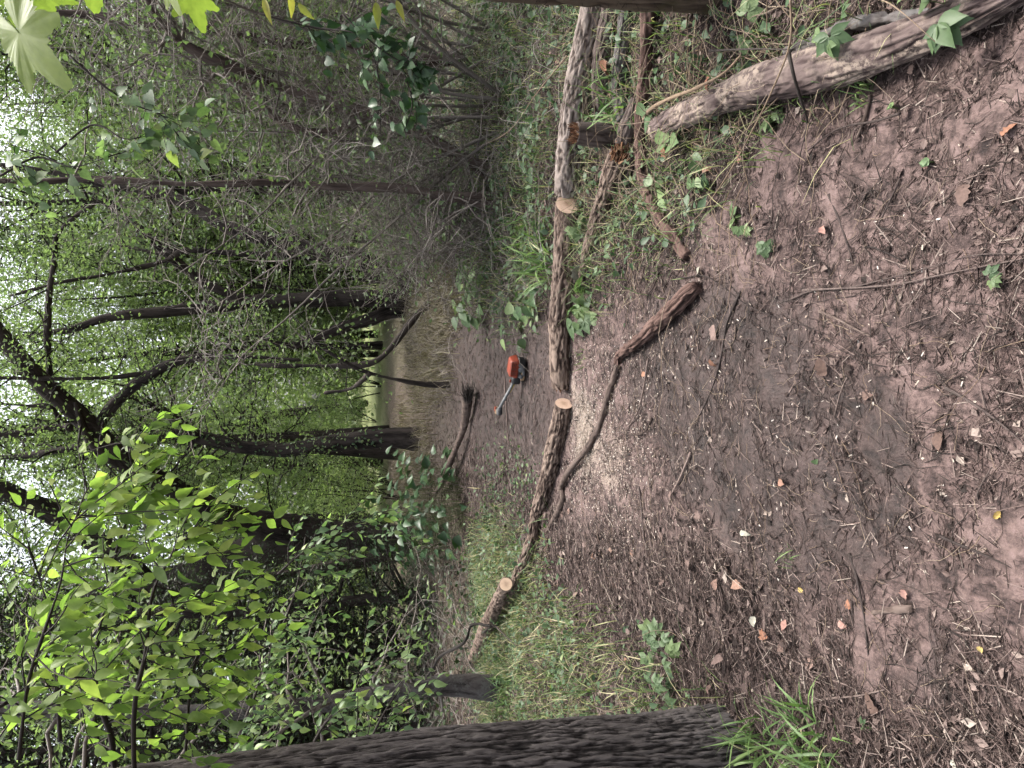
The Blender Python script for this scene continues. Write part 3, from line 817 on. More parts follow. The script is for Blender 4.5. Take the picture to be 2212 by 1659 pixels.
def edge_trunk():
    y0 = 2.7
    sight = [(1900, -60, 110), (1780, -52, 112), (1650, -44, 116), (1520, -40, 120), (1400, -44, 116), (1280, -52, 114), (1130, -60, 110), (950, -75, 106), (700, -100, 100), (400, -140, 95)]
    pts = [dp(X, Y, y0) for X, Y, _ in sight]
    pts[0][2] = ground_z(pts[0][0], pts[0][1]) - 0.05
    rad = [px(w_, p) / 2 for (_, _, w_), p in zip(sight, pts)]
    base = pts[0]
    rt = root('mossy_tree', base, 'mossy brown trunk cut off by the right edge of the view', 'tree')
    mb = MB()
    tube(mb, pts, rad, 70, 160, 0.008, (30, 30, 5), 8, True, True, lump=0.012)
    part('trunk', mb.mesh('trunk', M['bark_moss'], True, base), rt)
    fb = MB()                                     # hairy vine roots on the bark
    k = 700
    b2, tg, rr = along(pts, rad, k, 0.05, 0.75)
    az = R.random(k) * 6.283
    o = norm(np.stack([np.cos(az), np.sin(az), np.zeros(k)], 1))
    s = b2 + o * rr[:, None] * 0.97
    prisms(fb, s, s + norm(o * 0.6 + R.normal(size=(k, 3)) * 0.6) * (0.015 + 0.03 * R.random(k))[:, None], 0.0012, 0.0005, 3, R.random(k))
    part('root_hairs', fb.mesh('root_hairs', M['twig_dark'], True, base), rt, kind='stuff')
edge_trunk()

# ------------------------------------------------------------------ prototypes for the wood behind
def proto_tree(name, seed, h, r, lean, k, leafmat, crown_from=0.2, ln=1.9, kw=LEAFY, mat='bark_dark'):
    global R
    keep = R; R = np.random.default_rng(seed)
    m_ = 7
    t = np.linspace(0, 1, m_)
    wv = np.cumsum(R.normal(0, 0.22, (m_, 2)), axis=0) * (h / 12)
    pts = np.stack([lean * t * h * 0.2 + wv[:, 0] * t, wv[:, 1] * t, t * h - 0.1], 1)
    rad = r * (1 - 0.8 * t) + r * 0.35 * np.exp(-t * 20)
    rt = root(name, (0, 0, 0), 'x', 'tree')
    mb = MB(); tube(mb, pts, rad, 8, 26, 0.01, (7, 7, 1.6), seed, True, True)
    mbT, mbL = MB(), MB()
    b_, tg, rr = along(pts, rad, k, crown_from, 1.0)
    az = R.random(k) * 6.283
    dr = np.stack([np.cos(az), np.sin(az), 0.15 + 0.5 * R.random(k)], 1)
    zf = (b_[:, 2] / h)
    lens = ln * (0.5 + 0.8 * R.random(k)) * (1.15 - 0.6 * np.abs(zf - 0.55))
    grow(mbT, mbL, b_, dr, lens, np.minimum(rr * 0.45, 0.035), **kw)
    part('trunk', mb.mesh('trunk', M[mat]), rt)
    part('branches', mbT.mesh('branches', M['twig_dark']), rt, kind='stuff')
    part('crown', mbL.mesh('crown', M[leafmat], False), rt, kind='stuff')
    R = keep
    return rt

FARK = dict(S_=5, K=6, tw=(0.4, 1.0), Mn=24, leaf=(0.07, 0.125), spread=0.24)
protos = [proto_tree('wood_tree', 101, 12.0, 0.15, 0.3, 70, 'leaf_canopy', 0.16, 2.0, FARK),
          proto_tree('wood_tree', 102, 14.0, 0.19, -0.4, 74, 'leaf_canopy', 0.2, 2.2, FARK),
          proto_tree('wood_tree', 103, 10.0, 0.10, 0.1, 60, 'leaf_far', 0.12, 1.7, FARK),
          proto_tree('wood_tree', 104, 13.0, 0.13, 0.6, 66, 'leaf_far', 0.22, 2.0, FARK)]
PLAB = ['slender deep green', 'tall spreading deep green', 'thin young yellow green', 'leaning thin yellow green']
def band(y, a_=20, b_=29): return 'near' if y < a_ else 'half way back' if y < b_ else 'far back'
def zone(x, y):
    Yp = 829.5 - FPX * x / (y * math.cos(PITCH) + 0.3)
    for lim, s in ((120, 'at the extreme right of the wood'), (400, 'right of the slender cedar'), (600, 'between slender cedar and trunk cluster'), (770, 'behind the trunk cluster'), (925, 'right of the vine clad trunk'),
                   (1050, 'left of the vine clad trunk'), (1180, 'right of the forked tree'), (1330, 'left of the forked tree'), (1500, 'right of the lichened trunk')):
        if Yp < lim: return s
    return 'left of the lichened trunk'
PGRP = ['deep green trees of the wood behind', 'tall deep green trees of the wood behind', 'young yellow green trees of the wood behind', 'leaning yellow green trees of the wood behind']
used = [False] * 4
rr_ = random.Random(5)
spots = []
tries = 0
while len(spots) < 66 and tries < 6000:
    tries += 1
    y = 15.5 + 24 * rr_.random() ** 1.1
    x = (rr_.random() * 2 - 1) * (y * 0.62 + 2.0)
    if any((x - a_) ** 2 + (y - b_) ** 2 < 2.6 for a_, b_ in spots): continue
    u = x / y
    if -0.06 < u < 0.02 and y < 30: continue           # the light gap over the path
    if 0.03 < u < 0.24 and y < 20: continue            # room round the trunk cluster
    spots.append((x, y))
spots += [(1.3, 24.5), (2.6, 21.5), (3.9, 23.5), (1.9, 27.5), (3.2, 29.5), (5.2, 26.0), (0.9, 31.5), (-2.6, 24.5), (-3.9, 21.0)]
for i, (x, y) in enumerate(spots):
    k = rr_.choice([0, 1, 2, 3]) if y < 24 else rr_.choice([0, 2, 3, 2, 3])
    src = protos[k]
    o = src if not used[k] else copy_tree(src)
    used[k] = True
    o.location = (x, y, float(ground_z(x, y)))
    o.rotation_euler = (0, 0, rr_.random() * 6.28)
    s = 0.72 + 0.38 * rr_.random()
    o.scale = (s, s, s)
    tag(o, '%s tree, %s, %s' % (PLAB[k], band(y), zone(x, y)), 'tree', PGRP[k])

# understorey shrubs and saplings
def proto_shrub(name, seed, h, stems, k, leafmat, kw, mat='twig_dark'):
    global R
    keep = R; R = np.random.default_rng(seed)
    rt = root(name, (0, 0, 0), 'x', 'shrub')
    mbT, mbL = MB(), MB()
    az = R.random(stems) * 6.283
    b0 = np.stack([0.15 * np.cos(az), 0.15 * np.sin(az), np.full(stems, -0.05)], 1)
    d0 = norm(np.stack([0.35 * np.cos(az), 0.35 * np.sin(az), np.ones(stems)], 1))
    allb, alld = [], []
    for i in range(stems):
        p = [b0[i]]; d = d0[i]
        for q in range(6):
            d = norm(d + 0.18 * R.normal(size=3)); p.append(p[-1] + d * h * (0.7 + 0.4 * R.random()) / 6)
        rad = np.linspace(0.02, 0.004, 7) * min(1.0, h / 3)
        tube(mbT, p, rad, 5, 14, rnd=0.35)
        bb, tg, _ = along(p, rad, k, 0.15, 1.0)
        allb.append(bb); alld.append(tg)
    bb = np.concatenate(allb); K_ = len(bb)
    a2 = R.random(K_) * 6.283
    dr = norm(np.stack([np.cos(a2), np.sin(a2), 0.2 + 0.4 * R.random(K_)], 1))
    grow(mbT, mbL, bb, dr, 0.28 * h * (0.5 + 0.8 * R.random(K_)), 0.0075, **kw)
    part('branches', mbT.mesh('branches', M[mat]), rt, kind='stuff')
    if mbL.n: part('foliage', mbL.mesh('foliage', M[leafmat], False), rt, kind='stuff')
    R = keep
    return rt
SH = dict(S_=4, K=5, tw=(0.2, 0.5), Mn=9, leaf=(0.05, 0.09), spread=0.08)
shr = [proto_shrub('leafy_shrub', 201, 3.0, 5, 8, 'leaf_far', SH), proto_shrub('leafy_shrub', 202, 2.2, 6, 7, 'leaf_canopy', SH),
       proto_shrub('bare_shrub', 203, 2.0, 7, 8, 'leaf_cedar', dict(S_=5, K=7, tw=(0.2, 0.6), Mn=1, leaf=(0.03, 0.05), wob=0.4), 'twig')]
SLAB = ['light green leafy', 'deep green leafy', 'bare grey twiggy']
SGRP = ['light green understorey shrubs', 'deep green understorey shrubs', 'bare shrubs of the dry brush']
sused = [False] * 3
spots2 = []
tries = 0
while len(spots2) < 62 and tries < 6000:
    tries += 1
    y = 10.5 + 24 * rr_.random()
    x = (rr_.random() * 2 - 1) * (y * 0.6 + 1.0)
    if any((x - a_) ** 2 + (y - b_) ** 2 < 1.2 for a_, b_ in spots2): continue
    if -0.16 < x / y < 0.08 and y < 17: continue
    if abs(x / y + 0.05) < 0.06: continue
    if x < 0 and y < 15.5: continue
    if 0.02 < x / y < 0.24 and y < 21: continue
    spots2.append((x, y))
spots2 += [(-3.2, 25), (-1.6, 27.5), (-0.2, 25.5), (1.2, 29), (2.4, 25), (3.6, 28), (-2.6, 31), (-0.8, 33), (0.9, 34), (4.8, 31), (-4.4, 29), (2.3, 33), (-1.4, 36), (5.6, 25)]
for i, (x, y) in enumerate(spots2):
    k = 2 if (x > 0 and y < 17 and rr_.random() < 0.75) else rr_.choice([0, 0, 1])
    if y < 14 and x < 0: k = 1
    o = shr[k] if not sused[k] else copy_tree(shr[k])
    sused[k] = True
    o.location = (x, y, float(ground_z(x, y)))
    o.rotation_euler = (0, 0, rr_.random() * 6.28)
    s = 0.6 + 0.6 * rr_.random()
    o.scale = (s, s, s)
    tag(o, '%s shrub, %s, %s' % (SLAB[k], band(y, 16, 25), zone(x, y)), 'shrub', SGRP[k])

# the wood's far edge, lit by the open sky beyond: one mass of foliage
def far_wood():
    mb = MB()
    k = 90000
    a_ = (R.random(k) * 2 - 1) * 0.72
    dist = 42 + 18 * R.random(k)
    x, y = dist * np.sin(a_), dist * np.cos(a_)
    top = 13 + 6 * fbm2(a_ * 40, dist * 0.1, 0.35, 3, 77)
    top = top * (1 - 0.35 * sstep(0.12, 0.3, a_))
    z = R.random(k) ** 0.9 * np.maximum(top, 2)
    cl = fbm(np.stack([x * 0.5, y * 0.5, z * 0.6], 1), 2, 78)
    keep = (cl > -0.3) | (z < 0.55 * top)
    pos = np.stack([x, y, z], 1)[keep]; n_ = len(pos)
    L = 0.28 + 0.3 * R.random(n_)
    leaves(mb, pos, rand_unit(n_), norm(rand_unit(n_) * 0.7 + np.array([0, -0.3, 0.6])), L, L, DIAMOND, np.clip(0.5 + 0.5 * cl[keep] + 0.15 * R.normal(size=n_), 0, 1))
    o = link(bpy.data.objects.new('far_wood', mb.mesh('far_wood', M['leaf_far'], False)))
    tag(o, 'sunlit yellow green foliage at the far edge of the wood', 'foliage', None, 'stuff')
far_wood()
# ------------------------------------------------------------------ logs
def rest(X, Y, wpx_, lift=0.0):
    p = gp(X, Y, 0.05)
    r = px(wpx_, p) / 2
    return gp(X, Y, r * 0.85 + lift), r

def disc(p, t, r, n=40, rag=0.03, seed=0):
    t = norm(t)
    a = norm(np.cross(t, [0, 0, 1.0])) if abs(t[2]) < 0.9 else norm(np.cross(t, [1.0, 0, 0]))
    b = np.cross(t, a)
    mb = MB()
    V, B = [p], [(0.13 * r, 0.1 * r, 0)]
    th = np.arange(n) * 2 * math.pi / n
    for k, f in enumerate((0.5, 1.0)):
        rr = r * f * (1 + rag * (f == 1.0) * np.interp(np.arange(n) / n, np.linspace(0, 1, 9), np.r_[q_ := np.random.default_rng(seed).normal(size=8), q_[0]]))
        for i in range(n):
            V.append(p + rr[i] * (math.cos(th[i]) * a + math.sin(th[i]) * b)); B.append((rr[i] * math.cos(th[i]), rr[i] * math.sin(th[i]), 0))
    k = np.arange(n); k2 = (k + 1) % n
    f3 = np.stack([np.zeros(n, int), 1 + k, 1 + k2], 1)
    f4 = np.stack([1 + k, 1 + n + k, 1 + n + k2, 1 + k2], 1)
    mb.add(np.array(V), f4, f3, np.array(B))
    return mb

def splinters(p, t, r, k, L, seed=0):
    mb = MB(); g = np.random.default_rng(seed)
    t = norm(t); a = norm(np.cross(t, [0.2, 0.3, 1.0])); b = np.cross(t, a)
    th = g.random(k) * 6.283; q = r * np.sqrt(g.random(k)) * 0.92
    s = p + q[:, None] * (np.cos(th)[:, None] * a + np.sin(th)[:, None] * b) - t * 0.01
    e_ = s + norm(t + 0.25 * g.normal(size=(k, 3))) * (L * (0.3 + 0.9 * g.random(k)))[:, None]
    prisms(mb, s, e_, r * 0.14 * (0.5 + g.random(k)), r * 0.02, 4, g.random(k))
    return mb

def log(name, label, seq, mat, cut0=None, cut1=None, break0=None, break1=None, breakmat='splinter', cat='log', disp=0.008, n=60, lump=0.007, freq=(48, 48, 11), cutmat='cut', dens=0.008):
    """seq of (X, Y, width, lift); cut ends are sawn flat (value: extra tilt of the cut), broken ends end in splinters"""
    pr = [rest(X, Y, w_, lf) for X, Y, w_, lf in seq]
    pts = [p for p, r in pr]; rad = [r for p, r in pr]
    L = sum(np.linalg.norm(b_ - a_) for a_, b_ in zip(pts, pts[1:]))
    base = np.array([pts[0][0], pts[0][1], float(ground_z(pts[0][0], pts[0][1]))])
    rt = root(name, base, label, cat)
    m = int(max(20, L / dens))
    mb = MB()
    p, t, a, b, rr, v = tube(mb, pts, rad, n, m, disp, freq, len(label), True, True, lump=lump)
    V = mb.v[0]
    s = np.concatenate([[0], np.cumsum(np.linalg.norm(np.diff(p, axis=0), axis=1))])
    for which, cut in ((0, cut0), (1, cut1)):
        if cut is None: continue
        i = 0 if which == 0 else m - 1
        out_ = -t[0] if which == 0 else t[-1]
        nrm = norm(out_ + np.array(cut, float))
        for j in range(m):
            ds = s[j] if which == 0 else s[-1] - s[j]
            w_ = max(0.0, 1 - ds / (rr[i] * 2.2))
            if w_ <= 0: continue
            ring = V[j * n:(j + 1) * n]
            V[j * n:(j + 1) * n] = ring + out_ * (-(((ring - p[j]) @ nrm) / (out_ @ nrm)) * w_)[:, None]
        d = disc(p[i] + nrm * 0.002, nrm, rr[i] * 0.985, 44, 0.0, i)
        # stretch the face to the slanted section
        D = d.v[0]; c0 = p[i]
        proj = (D - c0) - np.outer((D - c0) @ out_, out_)
        ring = V[i * n:(i + 1) * n]
        ax = norm(nrm - out_ * (nrm @ out_)) if np.linalg.norm(nrm - out_ * (nrm @ out_)) > 1e-3 else None
        if ax is not None:
            e1 = norm(np.cross(out_, ax)); e2 = np.cross(nrm, e1)
            cs = max(0.35, float(out_ @ nrm))
            x1 = (D - c0) @ e1; x2 = (D - c0) @ e2
            d.v[0] = c0 + nrm * 0.002 + np.outer(x1, e1) + np.outer(x2 / cs, e2)
        part('cut_face', d.mesh('cut_face', M[cutmat], False, base), rt, 'pale sawn end of the log showing fine saw marks')
    part('bark', mb.mesh('bark', M[mat], True, base), rt)
    for which, br in ((0, break0), (1, break1)):
        if br is None: continue
        i = 0 if which == 0 else m - 1
        out_ = -t[0] if which == 0 else t[-1]
        sp = splinters(p[i], out_, rr[i], br[0], br[1], i)
        part('splinters', sp.mesh('splinters', M[breakmat], False, base), rt, 'ragged splintered end', 'stuff')
    return rt, base, p, rr

log('sawn_log', 'sawn log left of the gap, its pale cut end facing the sawdust', [
    (1218, 872, 38, 0), (1208, 920, 37, 0), (1198, 965, 37, 0), (1186, 1020, 34, 0), (1172, 1070, 30, 0), (1160, 1110, 26, 0), (1150, 1160, 27, 0.01), (1134, 1205, 24, 0.03), (1116, 1245, 19, 0.05), (1096, 1285, 15, 0.07), (1070, 1325, 12, 0.07), (1045, 1370, 10, 0.06), (1030, 1405, 7, 0.04)],
    'bark_log', cut0=(0.1, -0.25, 0.1))
log('sawn_log', 'long bark covered log right of the gap with a pale cut right end', [
    (1214, 838, 38, -0.01), (1211, 800, 44, 0), (1210, 750, 46, 0), (1208, 700, 45, 0), (1214, 640, 46, 0), (1218, 580, 45, 0), (1222, 510, 46, 0), (1226, 442, 50, 0)],
    'bark_log', cut1=(0.0, -0.85, 0.15), break0=(40, 0.03))
log('weathered_log', 'pale weathered log continuing to the right edge behind the broken stub', [
    (1224, 418, 50, 0.0), (1226, 380, 54, 0.01), (1230, 320, 52, 0.02), (1238, 250, 52, 0.03), (1250, 170, 52, 0.04), (1266, 90, 54, 0.05), (1280, 20, 52, 0.06), (1292, -60, 50, 0.06)],
    'bark_pale')
log('dark_log', 'dark shaded log lying just in front of the pale weathered log', [
    (1300, 255, 34, 0.0), (1298, 190, 40, 0.0), (1304, 120, 42, 0.0), (1318, 40, 42, 0.0), (1330, -50, 40, 0.0)], 'bark_logdark')
log('lichen_log', 'grey log flecked with pale lichen between the dark log and the hairy vine', [
    (1352, 262, 36, 0.0), (1340, 200, 34, 0.0), (1342, 130, 34, 0.0), (1350, 60, 32, 0.0), (1356, -40, 30, 0.0)], 'bark_lichen')
log('split_log', 'greyish log with a rotten orange break, slanting down to the path', [
    (1336, 338, 40, 0.06), (1322, 375, 40, 0.05), (1306, 420, 36, 0.03), (1290, 470, 32, 0.02), (1276, 520, 27, 0.0), (1264, 565, 21, 0.0), (1256, 605, 13, 0.0)],
    'bark_log', break0=(70, 0.06))
log('split_log', 'short log piece on the other side of the orange break', [
    (1346, 312, 34, 0.06), (1352, 285, 36, 0.05), (1364, 255, 34, 0.03), (1380, 215, 28, 0.0)], 'bark_logdark', break0=(40, 0.04))
log('rotten_log', 'thick decayed log with pale lichen patches lying towards the viewer', [
    (1415, 278, 36, 0.03), (1460, 256, 50, 0.03), (1520, 230, 62, 0.03), (1600, 198, 74, 0.03), (1680, 172, 80, 0.03), (1760, 150, 84, 0.03), (1840, 128, 86, 0.03), (1920, 102, 88, 0.02), (2000, 70, 88, 0.02), (2090, 30, 86, 0.01), (2190, -20, 80, 0.0), (2260, -60, 70, 0.0)],
    'bark_rot', disp=0.005, lump=0.012, freq=(34, 34, 6), n=90, dens=0.006)
log('grey_limb', 'smooth grey limb lying beyond the decayed log at the right', [
    (1700, 112, 16, 0.03), (1760, 88, 18, 0.04), (1842, 52, 20, 0.05), (1920, 42, 22, 0.05), (2006, 30, 22, 0.05)], 'bark_lichen', cat='branch', n=16)
log('hairy_vine', 'dark reddish hairy vine stem running beneath the logs to the path', [
    (1402, -30, 34, 0.03), (1400, 60, 34, 0.03), (1392, 160, 30, 0.03), (1384, 250, 26, 0.03), (1384, 330, 24, 0.02), (1392, 400, 24, 0.01), (1416, 455, 24, 0.0), (1446, 500, 25, 0.0), (1486, 556, 20, -0.01)],
    'bark_red', cat='vine', n=30, lump=0.009)
log('rotten_branch', 'peeling reddish brown branch lying on the mud with its chunky dark end', [
    (1506, 618, 32, 0.0), (1478, 642, 36, 0.01), (1448, 672, 30, 0.02), (1418, 700, 24, 0.02), (1388, 728, 20, 0.02), (1358, 752, 20, 0.02), (1338, 768, 22, 0.01), (1334, 786, 20, 0.01)],
    'bark_red', cat='branch', n=40, lump=0.014, disp=0.011, freq=(60, 60, 7))
log('winding_vine', 'smooth winding brown vine crossing the sawdust in front of the sawn log', [
    (1334, 790, 15, 0.0), (1326, 818, 15, 0.0), (1314, 850, 15, 0.0), (1304, 890, 14, 0.0), (1290, 930, 15, 0.0), (1268, 968, 14, 0.01), (1246, 996, 13, 0.02), (1226, 1022, 13, 0.02), (1212, 1052, 12, 0.01), (1216, 1075, 12, 0.0), (1208, 1098, 12, 0.0), (1194, 1125, 9, 0.0), (1180, 1150, 6, 0.0)],
    'bark_vine', cat='vine', n=14, lump=0.002, disp=0.002)
log('fallen_limb', 'curved limb lying over the far path with a ragged root end', [
    (1010, 862, 20, 0.05), (1006, 900, 16, 0.04), (1000, 930, 14, 0.05), (988, 960, 13, 0.08), (972, 1000, 12, 0.1), (956, 1040, 10, 0.1), (940, 1066, 8, 0.06)], 'bark_vine', cat='branch', n=12, break0=(90, 0.28), breakmat='twig_dark')
log('sawn_stub', 'small sawn limb stub in the grass on the left, pale round cut end', [
    (1093, 1262, 24, 0.16), (1082, 1285, 25, 0.12), (1068, 1318, 27, 0.08), (1052, 1352, 30, 0.03), (1040, 1390, 32, 0.0), (1022, 1430, 26, -0.02)],
    'bark_log', cut0=(0.15, -0.6, 0.35), n=26, cutmat='cut_old')
log('chunky_stick', 'short thick broken stick half sunk in the mud, lower left of the path', [(1888, 1322, 8, 0), (1920, 1318, 10, 0.0), (1972, 1317, 14, 0)], 'bark_vine', cat='stick', n=12)

def stub():
    b_ = gp(1345, 292)
    y0 = b_[1]
    pts = [dp(X, Y, y0 + 0.02) for X, Y in ((1352, 296), (1320, 294), (1280, 291), (1244, 288))]
    rad = [px(w_, p) / 2 for w_, p in zip((58, 50, 46, 42), pts)]
    base = np.array([b_[0], b_[1], float(ground_z(b_[0], b_[1]))])
    rt = root('broken_stub', base, 'upright broken stub with an orange splintered top among the logs', 'stump')
    mb = MB(); p, t, a, b, rr, v = tube(mb, pts, rad, 40, 50, 0.005, (36, 36, 5), 3, True, True, lump=0.006)
    part('bark', mb.mesh('bark', M['bark_logdark'], True, base), rt)
    part('splinters', splinters(p[-1], t[-1], rr[-1], 90, 0.05, 4).mesh('splinters', M['splinter'], False, base), rt, 'rotten orange splintered top', 'stuff')
stub()

# ------------------------------------------------------------------ the engine head of a string trimmer lying on the path
def trimmer():
    E = gp(1134, 796, 0.0); C = dp(1078, 886, E[1] + 0.22)
    e1 = norm((C - E) * np.array([1, 1, 0])); e3 = np.array([0, 0, 1.0]); e2 = np.cross(e3, e1)
    Lx = float(np.linalg.norm((C - E)[:2]))
    z0 = E[2] + 0.004
    O = np.array([E[0], E[1], z0])
    Wl = lambda q: O + np.asarray(q, float) @ np.stack([e1 * 0.76, e2 * 0.7, e3 * 0.66])
    rt = root('string_trimmer', O, 'orange and black trimmer engine with bare metal shaft lying on the path', 'trimmer')
    orange = plain('orange_plastic', (0.16, 0.026, 0.011), 0.5, 0, 0.2)
    black = plain('black_plastic', (0.014, 0.014, 0.015), 0.45)
    grey = plain('grey_rubber', (0.05, 0.05, 0.052), 0.6)
    silver = plain('cast_aluminium', (0.11, 0.113, 0.117), 0.6, 0.4, 0.2)
    yellow = plain('yellow_label', (0.36, 0.26, 0.03), 0.5)
    tank = plain('milky_tank', (0.25, 0.17, 0.1), 0.45)
    def sup(c, h, e=0.32, n=20, m=14, taper=0.0):
        th = np.linspace(0, 2 * math.pi, n, endpoint=False); ph = np.linspace(-math.pi / 2, math.pi / 2, m)
        sg = lambda x, p_: np.sign(x) * np.abs(x) ** p_
        T, Pp = np.meshgrid(th, ph)
        X = sg(np.cos(Pp), e) * sg(np.cos(T), e); Y = sg(np.cos(Pp), e) * sg(np.sin(T), e); Z = sg(np.sin(Pp), e)
        X = X * (1 - taper * Z); Y = Y * (1 - taper * Z)
        v = np.stack([X * h[0] + c[0], Y * h[1] + c[1], Z * h[2] + c[2]], 2).reshape(-1, 3)
        i = np.arange(m - 1)[:, None] * n + np.arange(n)[None]; j = np.arange(m - 1)[:, None] * n + (np.arange(n)[None] + 1) % n
        mb = MB(); mb.add(Wl(v), np.stack([i, j, j + n, i + n], 2).reshape(-1, 4))
        return mb
    def box(c, h): return sup(c, h, 0.12, 16, 10)
    def cyl(a_, b_, r0, r1, n=16):
        mb = MB(); tube(mb, [Wl(a_), Wl(b_)], [r0, r1], n, 4); return mb
    add = lambda nm, mb, mt, pr=rt, lab=None: part(nm, mb.mesh(nm, mt, True, O), pr, lab)
    sh = add('engine_shroud', sup((-0.025, 0, 0.16), (0.115, 0.09, 0.062), 0.35, 28, 18, 0.12), orange, rt, 'orange slotted engine cover')
    add('grille', box((-0.035, 0.086, 0.162), (0.085, 0.006, 0.046)), black, sh)
    for k in range(9):
        add('slat', box((-0.035, 0.094, 0.122 + 0.0105 * k), (0.085, 0.003, 0.0024)), orange, sh)
    for k in range(4):
        add('rib', box((-0.115 + 0.053 * k, 0.095, 0.162), (0.004, 0.004, 0.046)), orange, sh)
    add('crankcase', sup((-0.01, 0.0, 0.06), (0.115, 0.085, 0.058), 0.4), black)
    add('spark_cap', cyl((-0.03, 0.08, 0.075), (-0.03, 0.1, 0.078), 0.026, 0.024), silver)
    add('primer_bulb', cyl((0.062, 0.08, 0.062), (0.062, 0.104, 0.066), 0.022, 0.017), silver)
    hm = MB(); tube(hm, [Wl(q) for q in ((-0.09, 0.08, 0.11), (-0.075, 0.1, 0.07), (-0.03, 0.11, 0.045), (0.02, 0.105, 0.03), (0.05, 0.08, 0.02))], [0.014, 0.015, 0.015, 0.014, 0.012], 12, 20)
    add('exhaust_guard', hm, grey)
    add('fuel_tank', sup((0.05, 0.03, 0.032), (0.075, 0.065, 0.032), 0.45), tank)
    add('air_filter_cover', sup((0.13, 0.01, 0.105), (0.055, 0.068, 0.062), 0.5), black)
    add('choke_lever', sup((0.155, 0.02, 0.172), (0.018, 0.012, 0.018), 0.6), orange)
    add('pull_handle', sup((-0.14, 0.03, 0.1), (0.018, 0.05, 0.018), 0.6), black)
    a0 = np.array([0.15, 0, 0.105]); a1 = np.array([Lx / 0.76 - 0.02, 0, (C[2] - z0) / 0.66])
    shf = add('shaft', cyl(a0, a1, 0.0145, 0.0145), silver)
    d = a1 - a0
    add('warning_strip', cyl(a0 + d * 0.05 + np.array([0, 0.008, -0.014]), a0 + d * 0.42 + np.array([0, 0.008, -0.014]), 0.009, 0.006), yellow, shf)
    cp = add('coupler', cyl(a1 - d * 0.03, a1 + np.array([0.075, 0, -0.012]), 0.024, 0.024), grey)
    for k in range(5):
        q = a1 + np.array([0.0 + 0.014 * k, 0, -0.002 * k]); add('coupler_rib', cyl(q, q + np.array([0.006, 0, -0.001]), 0.029, 0.029), grey, cp)
    add('coupler_ring', cyl(a1 + np.array([0.01, -0.03, 0.02]), a1 + np.array([0.075, -0.03, 0.005]), 0.026, 0.026), tank, cp)
    add('coupler_knob', sup(tuple(a1 + np.array([0.02, -0.03, 0.045])), (0.03, 0.022, 0.014), 0.6), orange, cp)
trimmer()

# ------------------------------------------------------------------ near foliage, leaf by leaf
def unit_leaf(name, tpl, mat, stalk=0.0):
    mb = MB(); V, F4, F3 = tpl
    mb.add(V, F4, F3)
    if stalk: prisms(mb, [(-stalk, 0, 0)], [(0.05, 0, 0)], 0.012, 0.008, 3)
    return mb.mesh(name, M[mat], True)

def lobed(name, mat, lobes, teeth=0.05, seed=0, notch=0.45):
    """broad lobed leaf (grape, maple) as a fan of fine toothed lobes round the stalk"""
    g = np.random.default_rng(seed)
    n = 96
    th = np.linspace(-math.pi * 0.93, math.pi * 0.93, n)
    r = np.zeros(n)
    for c, a, w_ in lobes: r = np.maximum(r, a * np.clip(1 - np.abs(th - c) / w_, 0, 1) ** 0.75)
    r = np.maximum(r, notch * (1 - 0.25 * (np.abs(th) / math.pi) ** 4)) + teeth * (np.abs((np.arange(n) * 0.37) % 1 - 0.5) * 2 - 0.5)
    V = [(0, 0, 0)]; 
    for f in (0.5, 1.0):
        for i in range(n):
            q = r[i] * f
            V.append((q * math.cos(th[i]), q * math.sin(th[i]), 0.02 * math.cos(5 * th[i]) * f - 0.16 * q * q + 0.008 * g.normal() * (f == 1)))
    k = np.arange(n - 1)
    mb = MB(); mb.add(np.array(V), np.stack([1 + k, 1 + n + k, 2 + n + k, 2 + k], 1), np.stack([np.zeros(n - 1, int), 1 + k, 2 + k], 1))
    prisms(mb, [(-0.5, 0, 0.02)], [(0.0, 0, 0)], 0.012, 0.012, 4)
    return mb.mesh(name, M[mat], True)

def palmate(name, mat, k=5):
    mb = MB()
    for i in range(k):
        a = (i - (k - 1) / 2) * 0.95
        s = 1.0 - 0.13 * abs(i - (k - 1) / 2)
        d = np.array([[math.cos(a), math.sin(a), -0.15]]); leaves(mb, [(0.04 * math.cos(a), 0.04 * math.sin(a), 0)], d, [[0.15 * math.cos(a), 0.15 * math.sin(a), 1]], s, s * 1.05, OVATE, 0.5)
    return mb.mesh(name, M[mat], True)

